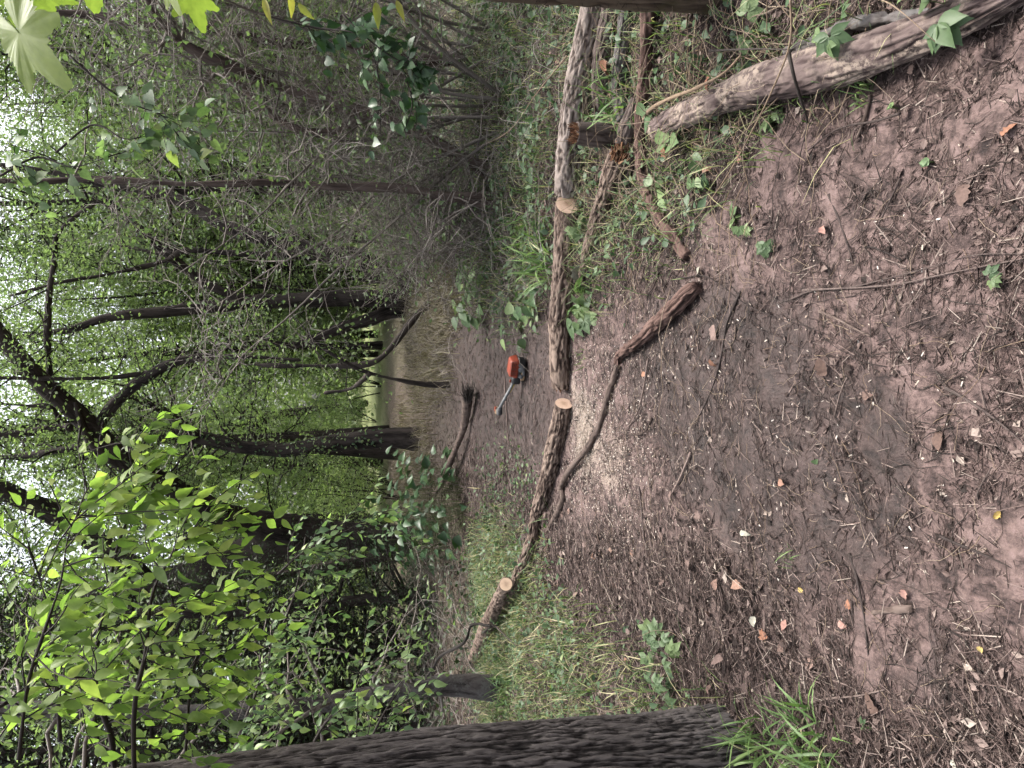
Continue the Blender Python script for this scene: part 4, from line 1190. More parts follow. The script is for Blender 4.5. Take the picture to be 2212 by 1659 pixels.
LEAF = {
 'elm': [unit_leaf('leaf', ELM, 'leaf_bright', 0.12), unit_leaf('leaf', leaf_template([(0, 0), (0.08, 0.13), (0.22, 0.24), (0.45, 0.25), (0.66, 0.16), (0.84, 0.055), (1, 0)], 0.3, 0.45), 'leaf_bright', 0.12), unit_leaf('leaf', leaf_template([(0, 0), (0.08, 0.11), (0.22, 0.19), (0.45, 0.2), (0.7, 0.12), (0.86, 0.04), (1, 0)], 0.05, -0.1), 'leaf_bright', 0.12)],
 'mid': [unit_leaf('leaf', ELM, 'leaf_mid', 0.1), unit_leaf('leaf', OVATE, 'leaf_mid', 0.1), unit_leaf('leaf', leaf_template([(0, 0), (0.1, 0.1), (0.3, 0.17), (0.6, 0.13), (0.85, 0.04), (1, 0)], 0.25, 0.5), 'leaf_mid', 0.1)],
 'heart': [unit_leaf('leaf', HEART, 'leaf_glossy', 0.2), unit_leaf('leaf', leaf_template([(0, 0), (-0.05, 0.2), (0.05, 0.36), (0.25, 0.42), (0.5, 0.33), (0.75, 0.16), (1, 0)], 0.25, 0.3), 'leaf_glossy', 0.2)],
 'heartm': [unit_leaf('leaf', HEART, 'leaf_mid', 0.2), unit_leaf('leaf', HEART, 'leaf_creeper', 0.2)],
 'lance': [unit_leaf('leaf', leaf_template([(0, 0), (0.12, 0.1), (0.35, 0.17), (0.65, 0.12), (1, 0)], 0.2, 0.25), 'leaf_yellow', 0.1)],
 'palm': [palmate('leaf', 'leaf_creeper'), palmate('leaf', 'leaf_creeper', 3)],
 'grape': [lobed('leaf', 'leaf_grape', [(0, 1.0, 0.72), (1.0, 0.82, 0.62), (-1.0, 0.82, 0.62), (1.95, 0.58, 0.6), (-1.95, 0.58, 0.6)], 0.08, 3, 0.5)],
}

def leaf_objs(rt, base, kind, pos, dirn, nrm, L, W=1.0):
    mes = LEAF[kind]
    for i in range(len(pos)):
        o = bpy.data.objects.new('leaf', mes[i % len(mes)])
        link(o, rt)
        o.matrix_local = basis(np.asarray(pos[i]) - base, dirn[i], nrm[i], float(L[i]), float(L[i]) * (0.85 + 0.3 * random.random()) * W)

def bough(name, label, cat, branches, twigs, tw, nleaf, leaf, kind, massmat, hang=0.55, twmat='twig_dark', most=300, spreadz=0.25, facing=0.5, base=None, sub=True, widths=None):
    """branches: list of (X, Y, distance) polylines with a width; leafy twigs spring from them"""
    B = []
    for seq, w0 in branches:
        pts = [dp(X, Y, y) for X, Y, y in seq]
        B.append((pts, np.linspace(px(w0, pts[0]) / 2, px(w0, pts[0]) / 2 * 0.35, len(pts))))
    base = np.asarray(B[0][0][0]) if base is None else np.asarray(base)
    rt = root(name, base, label, cat)
    tot = sum(sum(np.linalg.norm(b_ - a_) for a_, b_ in zip(p, p[1:])) for p, _ in B)
    mt = MB(); LP, LD, LN, LS = [], [], [], []
    for pts, rad in B:
        mb = MB(); tube(mb, pts, rad, 7, max(10, 6 * len(pts)), 0.0015, (30, 30, 10), 3, lump=0.001)
        part('branch', mb.mesh('branch', M[twmat], True, base), rt)
        l = sum(np.linalg.norm(b_ - a_) for a_, b_ in zip(pts, pts[1:]))
        k = max(2, int(round(twigs * l / tot)))
        b0, tg, rr = along(pts, rad, k, 0.08, 1.0)
        for i in range(k):
            L_ = tw[0] + (tw[1] - tw[0]) * R.random()
            d = norm(0.5 * tg[i] + R.normal(size=3) * np.array([0.8, 0.45, 0.6]) - np.array([0, 0, hang * 0.4]))
            p = [b0[i]]
            for q in range(4):
                d = norm(d + 0.2 * R.normal(size=3) - np.array([0, 0, hang * 0.18])); p.append(p[-1] + d * L_ / 4)
            p = np.array(p)
            prisms(mt, p[:-1], p[1:], np.linspace(0.0028, 0.0014, 4), np.linspace(0.0024, 0.001, 4), 4, R.random(4))
            sp = spline(p, nleaf)
            tgs = norm(np.gradient(sp, axis=0))
            for j in range(1, nleaf):
                side = norm(np.cross(tgs[j], [0, -0.6, 1.0])) * (1 if j % 2 else -1)
                ld = norm(0.55 * tgs[j] + 0.7 * side + 0.25 * R.normal(size=3) - np.array([0, 0, hang]))
                toc = norm(CAM - sp[j])
                ln = norm(np.array([0, 0, 0.7]) + facing * toc + 0.4 * R.normal(size=3))
                LP.append(sp[j] + ld * 0.006); LD.append(ld); LN.append(ln); LS.append((leaf[0] + (leaf[1] - leaf[0]) * R.random()) * (0.55 if R.random() < 0.2 else 1.0))
    part('twigs', mt.mesh('twigs', M[twmat], True, base), rt, kind='stuff')
    LP, LD, LN, LS = map(np.array, (LP, LD, LN, LS))
    depth = (LP - CAM) @ Fv
    q = (LP - CAM) / depth[:, None]
    inn = (np.abs(q @ Uv) < 0.72) & (np.abs(q @ Rv) < 0.54)
    order = np.argsort(-(LS / depth) * np.where(inn, 1, 0.01))
    a_, b_ = order[:most], order[most:]
    leaf_objs(rt, base, kind, LP[a_], LD[a_], LN[a_], LS[a_])
    if len(b_):
        mb = MB(); leaves(mb, LP[b_], LD[b_], LN[b_], LS[b_], LS[b_], OVATE)
        part('leaf_mass', mb.mesh('leaf_mass', M[massmat], True, base), rt, kind='stuff')
    return rt

bough('leafy_sapling', 'bright green leafy boughs hanging high in from the left edge', 'branch', [
    ([(250, 1720, 2.9), (241, 1600, 2.9), (216, 1516, 2.9), (209, 1394, 2.9), (223, 1324, 2.95), (258, 1167, 3.0), (300, 1080, 3.0)], 13),
    ([(290, 1700, 2.6), (290, 1533, 2.6), (314, 1411, 2.6), (328, 1289, 2.6), (363, 1213, 2.7), (401, 1167, 2.8), (461, 1146, 2.9)], 11),
    ([(-40, 1560, 2.4), (0, 1526, 2.4), (98, 1485, 2.5), (167, 1464, 2.6), (209, 1474, 2.7)], 10),
    ([(40, 1640, 2.3), (60, 1480, 2.3), (90, 1380, 2.3), (130, 1260, 2.4), (150, 1150, 2.5), (190, 1080, 2.6)], 8),
    ([(130, 1600, 3.2), (120, 1450, 3.2), (100, 1300, 3.2), (60, 1180, 3.2)], 9),
    ([(330, 1160, 2.9), (300, 1060, 2.9), (280, 980, 2.9), (270, 900, 2.9)], 6),
    ([(400, 1640, 3.0), (410, 1500, 3.0), (430, 1400, 3.0), (460, 1300, 3.1)], 7)],
    150, (0.18, 0.4), 10, (0.035, 0.08), 'elm', 'leaf_bright_s')
bough('drooping_sapling', 'grey green drooping sapling leaves beside the near furrowed trunk', 'branch', [
    ([(480, 1700, 3.6), (520, 1580, 3.6), (560, 1480, 3.7), (600, 1380, 3.8), (640, 1270, 3.9), (660, 1160, 4.0)], 8),
    ([(640, 1700, 3.4), (680, 1600, 3.4), (720, 1540, 3.4), (760, 1490, 3.5), (800, 1460, 3.5)], 7),
    ([(600, 1240, 3.9), (660, 1190, 3.9), (740, 1150, 4.0), (800, 1130, 4.0)], 5),
    ([(760, 1690, 3.2), (800, 1600, 3.2), (830, 1540, 3.2), (870, 1480, 3.3)], 6)],
    60, (0.2, 0.42), 11, (0.03, 0.065), 'mid', 'leaf_mid_s', hang=0.7)
bough('greenbrier', 'glossy dark heart leaved vine hanging in the bare thicket on the right', 'vine', [
    ([(560, 30, 4.3), (680, 60, 4.3), (760, 70, 4.2), (800, 110, 4.2), (820, 180, 4.2), (822, 290, 4.3)], 4),
    ([(740, 30, 4.1), (790, 80, 4.1), (860, 130, 4.1), (930, 140, 4.1)], 4),
    ([(860, 120, 4.2), (880, 180, 4.2), (890, 230, 4.2), (870, 290, 4.3)], 4)],
    36, (0.12, 0.28), 6, (0.055, 0.085), 'heart', 'leaf_mid_s', hang=0.4)
bough('pale_vine', 'greyish broad leaved vine high in the thicket below the sky gap', 'vine', [
    ([(150, 120, 5.2), (230, 190, 5.2), (300, 230, 5.2), (350, 250, 5.2), (390, 300, 5.3)], 5),
    ([(120, 330, 5.4), (200, 270, 5.4), (270, 300, 5.3), (330, 290, 5.3)], 5),
    ([(0, 380, 5.6), (80, 340, 5.6), (160, 360, 5.5), (260, 330, 5.4)], 5)],
    28, (0.15, 0.35), 6, (0.07, 0.11), 'heartm', 'leaf_mid_s', hang=0.4)

def sight_leaves(name, label, cat, items, base, stems, kind, stemw=3):
    base = np.asarray(base)
    rt = root(name, base, label, cat)
    for seq in stems:
        pts = [dp(X, Y, y) for X, Y, y in seq]
        mb = MB(); tube(mb, pts, [px(stemw, p) / 2 for p in pts], 6, 5 * len(pts)); part('stem', mb.mesh('stem', M['twig_green'], True, base), rt)
    for X0, Y0, X1, Y1, y, tilt in items:
        p, q = dp(X0, Y0, y), dp(X1, Y1, y + tilt)
        L = np.linalg.norm(q - p)
        n = norm(CAM - p) + 0.25 * R.normal(size=3)
        leaf_objs(rt, base, kind, [p], [q - p], [n], [L])
    return rt
sight_leaves('grape_vine', 'large lobed yellow green leaves close by in the upper right corner', 'vine', [
    (40, 70, 140, 196, 1.5, -0.02), (58, 10, 20, 70, 1.6, 0.05), (80, -20, 112, 66, 1.7, 0.1), (360, -30, 385, 36, 1.9, 0.0), (412, -8, 446, 72, 2.0, 0.02), (190, -40, 214, 38, 2.0, 0.08), (90, -30, 130, 10, 1.9, 0.0)],
    dp(40, -60, 1.6), [[(-40, -40, 1.5), (44, 20, 1.5), (44, 60, 1.5)], [(40, -60, 1.6), (200, -50, 1.8), (400, -30, 2.0), (470, -20, 2.0)]], 'grape', 4)
sight_leaves('yellow_sprig', 'small yellowing narrow leaves hanging at the right edge', 'branch', [
    (570, -5, 582, 50, 2.4, 0.0), (626, -12, 634, 36, 2.4, 0.0), (644, 6, 676, 46, 2.4, 0.02), (812, 4, 818, 60, 2.6, 0.0), (856, 0, 874, 44, 2.6, 0.0)],
    dp(600, -60, 2.4), [[(560, -60, 2.4), (600, -20, 2.4), (650, -5, 2.4)], [(640, -10, 2.4), (760, -20, 2.5), (870, -10, 2.6)]], 'lance', 3)

# creeper, weeds and single seedlings on the ground: picture point, leaf size, number of leaves, kind
def sprig(name, label, X, Y, size, k, kind, h=(0.02, 0.08), spread=None, cat='plant', group=None, up=0.6):
    b_ = gp(X, Y); b_[2] = float(ground_z(b_[0], b_[1]))
    L = px(size, b_)
    sp = L * 0.9 if spread is None else px(spread, b_)
    rt = root(name, b_, label, cat, group)
    ms = MB(); P_, D_, N_, S_ = [], [], [], []
    for i in range(k):
        a = random.random() * 6.283; q = sp * math.sqrt(random.random()) if k > 1 else 0
        hh = h[0] + (h[1] - h[0]) * random.random()
        tip = np.array([b_[0] + q * math.cos(a), b_[1] + q * math.sin(a), 0])
        tip[2] = float(ground_z(tip[0], tip[1])) + hh
        prisms(ms, [b_ + (tip - b_) * np.array([0.5, 0.5, 0]) - np.array([0, 0, 0.01])], [tip], 0.0022, 0.0014, 4)
        P_.append(tip); D_.append([math.cos(a), math.sin(a), -0.1 + 0.5 * R.normal() * 0.4]); N_.append(norm(np.array([0, -0.35, up]) + 0.3 * R.normal(size=3)))
        S_.append(L * (0.7 + 0.5 * random.random()))
    part('stem', ms.mesh('stem', M['twig_green'], True, b_), rt)
    leaf_objs(rt, b_, kind, P_, D_, N_, S_)

for a in [
    ('creeper', 'five leaved creeper sprig over the decayed log near the right edge', 1905, 78, 44, 4, 'palm', (0.14, 0.2), 40),
    ('creeper', 'large five leaved creeper in the lower right corner', 2110, 25, 60, 6, 'palm', (0.12, 0.22), 70),
    ('creeper', 'creeper sprig on the mud edge left of the long pale cane', 1606, 478, 34, 5, 'palm', (0.01, 0.03), 30),
    ('creeper', 'small creeper sprig beside the creeper at the mud edge', 1662, 512, 26, 3, 'palm', (0.01, 0.03), 22),
    ('creeper', 'creeper sprig just above the decayed log beside the thin canes', 1640, 70, 36, 5, 'palm', (0.03, 0.1), 40),
    ('creeper', 'creeper growing below the decayed log towards the mud', 1686, 258, 34, 4, 'palm', (0.01, 0.04), 30),
    ('creeper', 'pale green creeper patch by the foot of the near furrowed trunk', 1440, 1445, 30, 14, 'palm', (0.02, 0.12), 85),
    ('creeper', 'creeper leaves among the litter left of the path', 1410, 1385, 30, 4, 'palm', (0.02, 0.06), 36),
    ('creeper', 'low creeper leaves under the long log by the curled pale leaf', 1268, 660, 44, 6, 'palm', (0.03, 0.1), 40),
    ('broadleaf_weed', 'broad leaved weed behind the long log beside the trimmer', 1140, 700, 34, 9, 'heartm', (0.04, 0.22), 40),
    ('broadleaf_weed', 'dark broad leaved weed behind the middle of the long log', 1168, 640, 32, 8, 'heart', (0.06, 0.2), 40),
    ('broadleaf_weed', 'broad leaved weed in front of the long log near the split log', 1275, 690, 30, 6, 'heartm', (0.02, 0.1), 36),
    ('heartleaf_weed', 'single large bright heart leaf standing by the end of the decayed log', 1445, 232, 50, 2, 'heartm', (0.08, 0.14), 12),
    ('heartleaf_weed', 'pair of bright rounded leaves below the end of the decayed log', 1475, 315, 46, 3, 'heartm', (0.06, 0.12), 22),
    ('heartleaf_weed', 'green leafy weed in the hollow between vine and pale cane', 1525, 388, 34, 6, 'heartm', (0.03, 0.1), 34),
    ('heartleaf_weed', 'rounded green leaves in the loop of the pale cane', 1440, 420, 30, 5, 'heartm', (0.02, 0.1), 30),
    ('heartleaf_weed', 'small three leaved weed in front of the cut face of the long log', 1262, 482, 28, 4, 'palm', (0.02, 0.08), 22),
    ('seedling', 'tiny green seedling alone on the mud at the right', 2020, 350, 26, 2, 'heartm', (0.01, 0.03), 6),
    ('seedling', 'tiny green leaf lying flat on the damp dark mud', 1761, 1000, 22, 1, 'heartm', (0.004, 0.008), 2),
    ('seedling', 'small creeper seedling beside the long twig at the lower edge', 2150, 600, 26, 3, 'palm', (0.01, 0.03), 16),
    ('seedling', 'small pale green seedling on the trodden mud below the grass clump', 1878, 1565, 26, 2, 'palm', (0.01, 0.03), 10),
    ('seedling', 'bright seedling low on the mud right of the decayed log tip', 1945, 236, 24, 2, 'heartm', (0.01, 0.03), 8),
]:
    sprig(*a)
sprig('shaded_bush', 'dark round leaved vine bush hanging over the hollow left of the path', 1000, 1080, 22, 130, 'heart', (0.1, 0.95), 110, 'bush')
sprig('shaded_bush', 'smaller dark round leaved bush beside the base of the massive forked tree', 960, 1150, 18, 80, 'heart', (0.2, 1.1), 80, 'bush')

# bare brush: several many-twigged dead shrubs in the thicket on the right
for i, (X, Y, h, sd) in enumerate([(1085, 250, 4.6, 301), (1062, 486, 1.4, 302), (1050, 90, 5.0, 303), (1040, 215, 4.2, 304), (985, 470, 1.6, 305), (1020, 180, 6.0, 306)]):
    b_ = gp(X, Y)
    o = proto_shrub('dead_brush', sd, h, 5, 13, 'leaf_cedar', dict(S_=6, K=12, rmin=0.003, tw=(0.25, 0.8), Mn=1 if i % 2 else 3, leaf=(0.04, 0.07), wob=0.45, up=0.02), 'twig')
    o.location = (b_[0], b_[1], float(ground_z(b_[0], b_[1])))
    tag(o, ['grey dead brush rising behind the pale weathered log', 'grey dead brush standing left of the slender cedar', 'tall grey dead brush at the far right behind the logs',
            'tall tangled grey brush between the leaning cedar and the slender cedar', 'low grey brush at the bend of the path', 'tallest tangle of dead twigs behind the heart leaved vine'][i], 'brush')
# ------------------------------------------------------------------ canes, sticks and twigs lying about
def stick(name, label, seq, w, mat, lift=0.01, cat='twig', group=None, n=6, taper=0.5):
    pts = [gp(s_[0], s_[1], (s_[2] if len(s_) > 2 else 0.0) + lift) for s_ in seq]
    r = px(w, pts[0]) / 2 * 0.75
    base = pts[0]
    mb = MB(); tube(mb, pts, np.linspace(r, r * taper, len(pts)), n, max(8, 5 * len(pts)), r * 0.2, (60, 60, 30), 1, lump=r * 0.25, rnd=R.random())
    o = single(name, mb.mesh(name, M[mat], True, base), label, cat, group, base)
    return o
for a in [
    ('cane', 'long pale cane looping over the weeds from the right edge', [(1707, -10, 0.35), (1706, 95, 0.3), (1667, 197, 0.22), (1628, 276, 0.15), (1586, 354, 0.1), (1540, 425, 0.05), (1495, 478, 0.03), (1440, 500, 0.02), (1420, 497, 0.02), (1400, 462, 0.03), (1370, 430, 0.04), (1345, 405, 0.06)], 6, 'cane'),
    ('cane', 'thicker brownish cane arching from the vine over the decayed log', [(1392, 258, 0.06), (1404, 238, 0.1), (1440, 216, 0.13), (1500, 192, 0.16), (1560, 160, 0.18), (1600, 120, 0.18)], 13, 'cane'),
    ('twig', 'dark straight twig lying above the decayed log', [(1532, 110, 0.12), (1620, 106, 0.14), (1703, 107, 0.14)], 6, 'twig_dark'),
    ('twig', 'dark rough twig crossing over the decayed log', [(1703, 110, 0.22), (1714, 160, 0.2), (1730, 215, 0.12), (1744, 262, 0.04), (1738, 305, 0.01)], 10, 'twig_dark'),
    ('cane', 'straight cane running steeply up from the right corner', [(1890, -8, 0.3), (1940, 20, 0.3), (2020, 90, 0.24)], 4, 'cane'),
    ('stick', 'long thin stick lying on the mud right of centre towards the lower edge', [(1734, 627), (1800, 624), (1878, 620), (1950, 612), (2024, 596), (2110, 578), (2225, 556)], 6, 'stick_o'),
    ('stick', 'thin stick crossing the long stick on the mud', [(1700, 650), (1755, 628), (1830, 622), (1900, 606), (2000, 580), (2100, 552), (2215, 548)], 5, 'stick_o'),
    ('stick', 'dark straight stick in the mud at the lower edge, centre', [(2042, 838), (2080, 858), (2120, 884), (2165, 918), (2215, 962)], 9, 'stick_o'),
    ('stick', 'dark stick in the mud at the lower edge, left of centre', [(2030, 1158), (2070, 1176), (2120, 1196), (2215, 1240)], 9, 'stick_o'),
    ('stick', 'long dark bent stick lying up and down the left side of the path', [(1834, 1196), (1848, 1236), (1858, 1284), (1868, 1340), (1874, 1400), (1880, 1448)], 8, 'stick_o'),
    ('stick', 'pale slim stick lying near the grass clump', [(1747, 1518), (1800, 1508), (1850, 1504), (1911, 1490)], 7, 'stick_o'),
    ('stick', 'thin brown stick left of the curled orange leaf', [(1652, 1397), (1690, 1416), (1740, 1440), (1785, 1466)], 5, 'stick_o'),
    ('stick', 'short pale stick at the lower left corner', [(1940, 1648), (1985, 1636), (2030, 1620)], 9, 'stick_o'),
    ('stick', 'straight dark stick on the mud below the decayed log', [(1790, 420), (1815, 480), (1844, 570)], 8, 'stick_o'),
    ('stick', 'dark stick leaning out of the litter below the decayed log', [(1880, 205), (1868, 255), (1850, 300)], 11, 'bark_vine'),
    ('stick', 'long brown stick curving along the litter edge on the right', [(1944, 245, 0.02), (1890, 262, 0.02), (1830, 272, 0.02), (1790, 290), (1740, 330)], 8, 'stick_o'),
    ('stick', 'dark straight stick pointing up the right side of the mud', [(1945, 385), (1910, 460), (1880, 520)], 5, 'stick_o'),
    ('stick', 'pinkish brown root lying flat on the mud right of centre', [(1770, 672), (1810, 690), (1850, 712), (1880, 726)], 8, 'bark_vine'),
    ('stick', 'long dark stick on the damp mud right of the tiny green leaf', [(1600, 630), (1570, 700), (1560, 760), (1545, 820), (1520, 880), (1495, 925)], 7, 'stick_o'),
    ('stick', 'thin wavy root crossing the mud below the peeling branch', [(1445, 592), (1475, 600), (1520, 596), (1560, 618), (1600, 650), (1650, 676), (1700, 692), (1760, 712), (1810, 734)], 4, 'stick_o'),
    ('stick', 'dark stick on the damp centre of the path', [(1492, 978), (1470, 1030), (1450, 1070), (1438, 1120)], 7, 'stick_o'),
    ('stick', 'dark slender stick beside the sawdust on the left', [(1380, 1050), (1386, 1100), (1390, 1150), (1396, 1190)], 6, 'stick_o'),
    ('stick', 'crooked dark root left of the sawdust heap', [(1408, 905), (1395, 930), (1372, 940), (1350, 936)], 7, 'bark_vine'),
    ('stick', 'thin dark stick on the damp mud at the lower centre', [(1830, 815), (1815, 850), (1800, 905)], 5, 'stick_o'),
    ('stick', 'dark upright twig lying on the mud beyond the winding vine', [(1090, 815), (1092, 860), (1096, 920), (1098, 960)], 5, 'stick_o'),
    ('stick', 'thin dark vine parallel to the peeling branch', [(1400, 775), (1388, 850), (1372, 900), (1340, 940), (1310, 956)], 6, 'stick_o'),
    ('branch', 'thin bare branch lying in the grass on the left', [(1045, 1365, 0.22), (1066, 1352, 0.18), (1090, 1372, 0.12), (1120, 1400, 0.05)], 7, 'twig_dark'),
    ('branch', 'dark curved branch over the hollow beside the lichened trunk', [(860, 1505, 0.35), (900, 1478, 0.35), (930, 1452, 0.4), (950, 1418, 0.45), (1000, 1390, 0.4), (1020, 1350, 0.32), (1060, 1352, 0.22)], 9, 'twig_dark'),
    ('cane', 'slender cane leaning over the pale weathered log', [(1225, 120, 0.3), (1160, 200, 0.35), (1090, 290, 0.3), (1000, 330, 0.2)], 4, 'cane'),
]:
    stick(*a, n=8)

# many small twigs: single things, alike
M_tw = []
for v_ in range(7):
    g = np.random.default_rng(400 + v_)
    p = np.cumsum(np.vstack([[0, 0, 0], np.c_[np.full(5, 0.2), g.normal(0, 0.035, 5), g.normal(0, 0.008, 5)]]), axis=0)
    mb = MB(); tube(mb, p, np.linspace(0.03, 0.014, 6) * (0.7 + 0.6 * g.random()), 5, 9, 0.003, (9, 9, 4), v_)
    M_tw.append(mb.mesh('twig', M['stick_o']))
def on_ground(x, y, h=0.0): return (float(x), float(y), float(ground_z(x, y)) + h)
def scatter_xy(k, x0, x1, y0, y1, wfun, g):
    o = []
    while len(o) < k:
        x = g.uniform(x0, x1, 400); y = y0 + (y1 - y0) * g.random(400) ** 1.6
        w_ = wfun(x, y); ok = (g.random(400) < w_) & (np.abs(x) < 0.6 * y + 0.1)
        o += list(zip(x[ok], y[ok]))
    return o[:k]
g = np.random.default_rng(77)
for i, (x, y) in enumerate(scatter_xy(230, -3.0, 3.0, 1.45, 5.0, lambda x, y: 0.45 + 0.5 * litter_mask(x, y), g)):
    o = bpy.data.objects.new('twig', M_tw[i % 7]); link(o)
    L = 0.05 + 0.13 * g.random() ** 1.5
    o.scale = (L, L * (0.9 if L < 0.1 else 0.6), L * (0.9 if L < 0.1 else 0.6))
    o.location = on_ground(x, y, 0.004); o.rotation_euler = (0, g.normal(0, 0.06), g.random() * 6.28)
    tag(o, 'small dark twig lying on the trodden mud and litter', 'twig', 'small twigs strewn over the ground')

# fallen leaves
def curled(seed, prof, mat):
    g = np.random.default_rng(seed); mb = MB()
    V, F4, F3 = leaf_template(prof, 0.1 + 0.35 * g.random(), g.normal(0.1, 0.35))
    V = V + 0.05 * g.normal(size=V.shape) * np.array([0.4, 0.4, 1]); V[:, 2] -= V[:, 2].min()
    mb.add(V, F4, F3); return mb.mesh('fallen_leaf', M[mat])
OV = [(0, 0), (0.1, 0.16), (0.3, 0.3), (0.55, 0.3), (0.8, 0.17), (1, 0)]
OB = [(0, 0), (0.08, 0.2), (0.2, 0.3), (0.3, 0.22), (0.45, 0.36), (0.58, 0.24), (0.75, 0.26), (0.9, 0.12), (1, 0)]
FL = [curled(500 + i, OV if i % 2 else OB, 'fallen') for i in range(8)]
for i, (x, y) in enumerate(scatter_xy(270, -3.2, 3.2, 1.4, 5.5, lambda x, y: 0.06 + 0.9 * litter_mask(x, y), g)):
    o = bpy.data.objects.new('fallen_leaf', FL[i % 8]); link(o)
    L = 0.025 + 0.045 * g.random()
    o.scale = (L, L, L * 0.8); o.location = on_ground(x, y, 0.006); o.rotation_euler = (g.normal(0, 0.25), g.normal(0, 0.25), g.random() * 6.28)
    tag(o, 'dull brown fallen leaf lying in the litter', 'leaf', 'brown fallen leaves in the litter')
for k, (X, Y, s, mat, lab) in enumerate([
    (1650, 1368, 44, 'fallen_orange', 'curled orange fallen leaf in the litter left of the path'),
    (1641, 1330, 36, 'fallen_pale', 'pale yellowish curled leaf just beside the curled orange leaf'),
    (1702, 1338, 30, 'fallen_pink', 'pale pink fallen leaf right of the curled orange leaf'),
    (1842, 1315, 26, 'fallen_orange', 'small bright orange leaf on the left side of the path'),
    (1818, 1340, 34, 'fallen_pink', 'pinkish brown leaf beside the small bright orange leaf'),
    (2134, 1392, 30, 'fallen_yellow', 'yellow leaf on bare mud near the lower left corner'),
    (2168, 1104, 26, 'fallen_yellow', 'small pale yellow leaf on the mud at the lower edge'),
    (1780, 490, 36, 'fallen_pink', 'pink fallen leaf lying at the litter edge on the right'),
    (1486, 665, 34, 'fallen_pink', 'pink fallen leaf beside the peeling reddish branch'),
    (2010, 365, 30, 'fallen_pink', 'pinkish leaf beside the tiny seedling on the right'),
    (1600, 172, 40, 'fallen_orange', 'orange brown leaf lying on the decayed log'),
    (1435, 345, 44, 'fallen_orange', 'rusty leaf below the lower end of the decayed log'),
    (1358, 130, 60, 'fallen_orange', 'long rusty pink bark piece lying against the hairy vine'),
    (1398, 805, 26, 'fallen_orange', 'small rusty leaf on the damp mud beyond the peeling branch'),
    (1550, 770, 30, 'fallen_orange', 'dark red folded leaf on the damp mud'),
    (1276, 604, 48, 'fallen_pale', 'crumpled creamy leaf in front of the long log'),
    (1512, 600, 34, 'fallen_pale', 'pale ragged leaf beside the chunky end of the peeling branch'),
    (1728, 1270, 22, 'fallen_yellow', 'tiny yellow leaf among the litter at the left'),
    (1968, 1270, 36, 'fallen_pink', 'faded pink leaf on the left part of the mud'),
    (2060, 1640, 24, 'fallen_pale', 'small pale leaf in the lower left corner'),
    (1615, 1155, 26, 'fallen_pale', 'small pale leaf on the left half of the path'),
    (2180, 300, 44, 'fallen_orange', 'rusty leaf at the lower right of the mud'),
]):
    b_ = gp(X, Y); L = px(s, b_) * 0.78
    me = curled(560 + k, OV if k % 3 else OB, mat)
    lift = 0.008
    if 'on the decayed' in lab: lift = px(60, b_) * 1.0 + 0.03
    if 'against the hairy' in lab: lift = 0.07
    if 'crumpled' in lab: lift = 0.09
    o = single('fallen_leaf', me, lab, 'leaf', None, on_ground(b_[0], b_[1], lift))
    o.scale = (L, L, L); o.rotation_euler = (-0.9, 0.3, 0.4) if 'crumpled' in lab else (0.2 * random.gauss(0, 1) - 0.15, 0.2 * random.gauss(0, 1), random.random() * 6.28)

# grass clump at the foot of the near tree: each blade a part
def blade_mesh(seed, bend):
    mb = MB(); g = np.random.default_rng(seed)
    t = np.linspace(0, 1, 7)
    x = bend * t ** 2; z = t * (1 - 0.35 * bend * t ** 2)
    wd = 0.02 * np.sin(np.clip(t * 0.9 + 0.22, 0, 1) * math.pi) ** 0.7 * (t < 0.999)
    V = []; 
    for i in range(7): V += [(x[i], -wd[i], z[i] + 0.004), (x[i], 0, z[i]), (x[i], wd[i], z[i] + 0.004)]
    F = []
    for i in range(6): F += [(3 * i, 3 * i + 1, 3 * i + 4, 3 * i + 3), (3 * i + 1, 3 * i + 2, 3 * i + 5, 3 * i + 4)]
    mb.add(np.array(V), F); return mb.mesh('blade', M['grass_o'])
BL = [blade_mesh(1, 0.25), blade_mesh(2, 0.5), blade_mesh(3, 0.8), blade_mesh(4, 1.1)]
def clump(label, X, Y, k, sp, L0, L1, lean=0.35):
    b_ = gp(X, Y); b_[2] = float(ground_z(b_[0], b_[1])) - 0.005
    rt = root('grass_clump', b_, label, 'grass')
    for i in range(k):
        a = random.random() * 6.283; q = sp * math.sqrt(random.random())
        o = bpy.data.objects.new('blade', BL[i % 4]); link(o, rt)
        o.location = (q * math.cos(a), q * math.sin(a), 0)
        o.rotation_euler = (random.gauss(0, lean * 0.6), random.gauss(0.15, lean), random.random() * 6.28)
        L = L0 + (L1 - L0) * random.random(); o.scale = (L, L * (0.9 + 0.5 * random.random()), L)
clump('bright grass tuft against the foot of the near furrowed trunk', 1640, 1590, 46, 0.09, 0.1, 0.26)
clump('broad bladed grass clump in the lower left corner', 1740, 1600, 60, 0.13, 0.1, 0.24, 0.5)
clump('drooping grass clump nearest the lower left edge', 1800, 1655, 40, 0.1, 0.1, 0.24, 0.5)
clump('small grass tuft alone on the left of the trodden mud', 1705, 1205, 22, 0.04, 0.03, 0.09, 0.6)
clump('dry pale grass tuft by the tip of the decayed log', 1870, 205, 26, 0.04, 0.05, 0.13, 0.5)
clump('long grass arching over the middle of the long log', 1185, 560, 46, 0.22, 0.2, 0.42, 0.5)
clump('long grass at the right of the creeping weeds behind the logs', 1140, 520, 40, 0.25, 0.2, 0.4, 0.5)
clump('tuft of grass under the worn end of the long log', 1262, 775, 18, 0.06, 0.05, 0.12, 0.6)
clump('grass tuft round the foot of the lichened trunk', 1100, 1485, 60, 0.22, 0.15, 0.35, 0.5)
clump('dry grass tangle over the hairy vine', 1350, 215, 40, 0.16, 0.15, 0.34, 0.7)

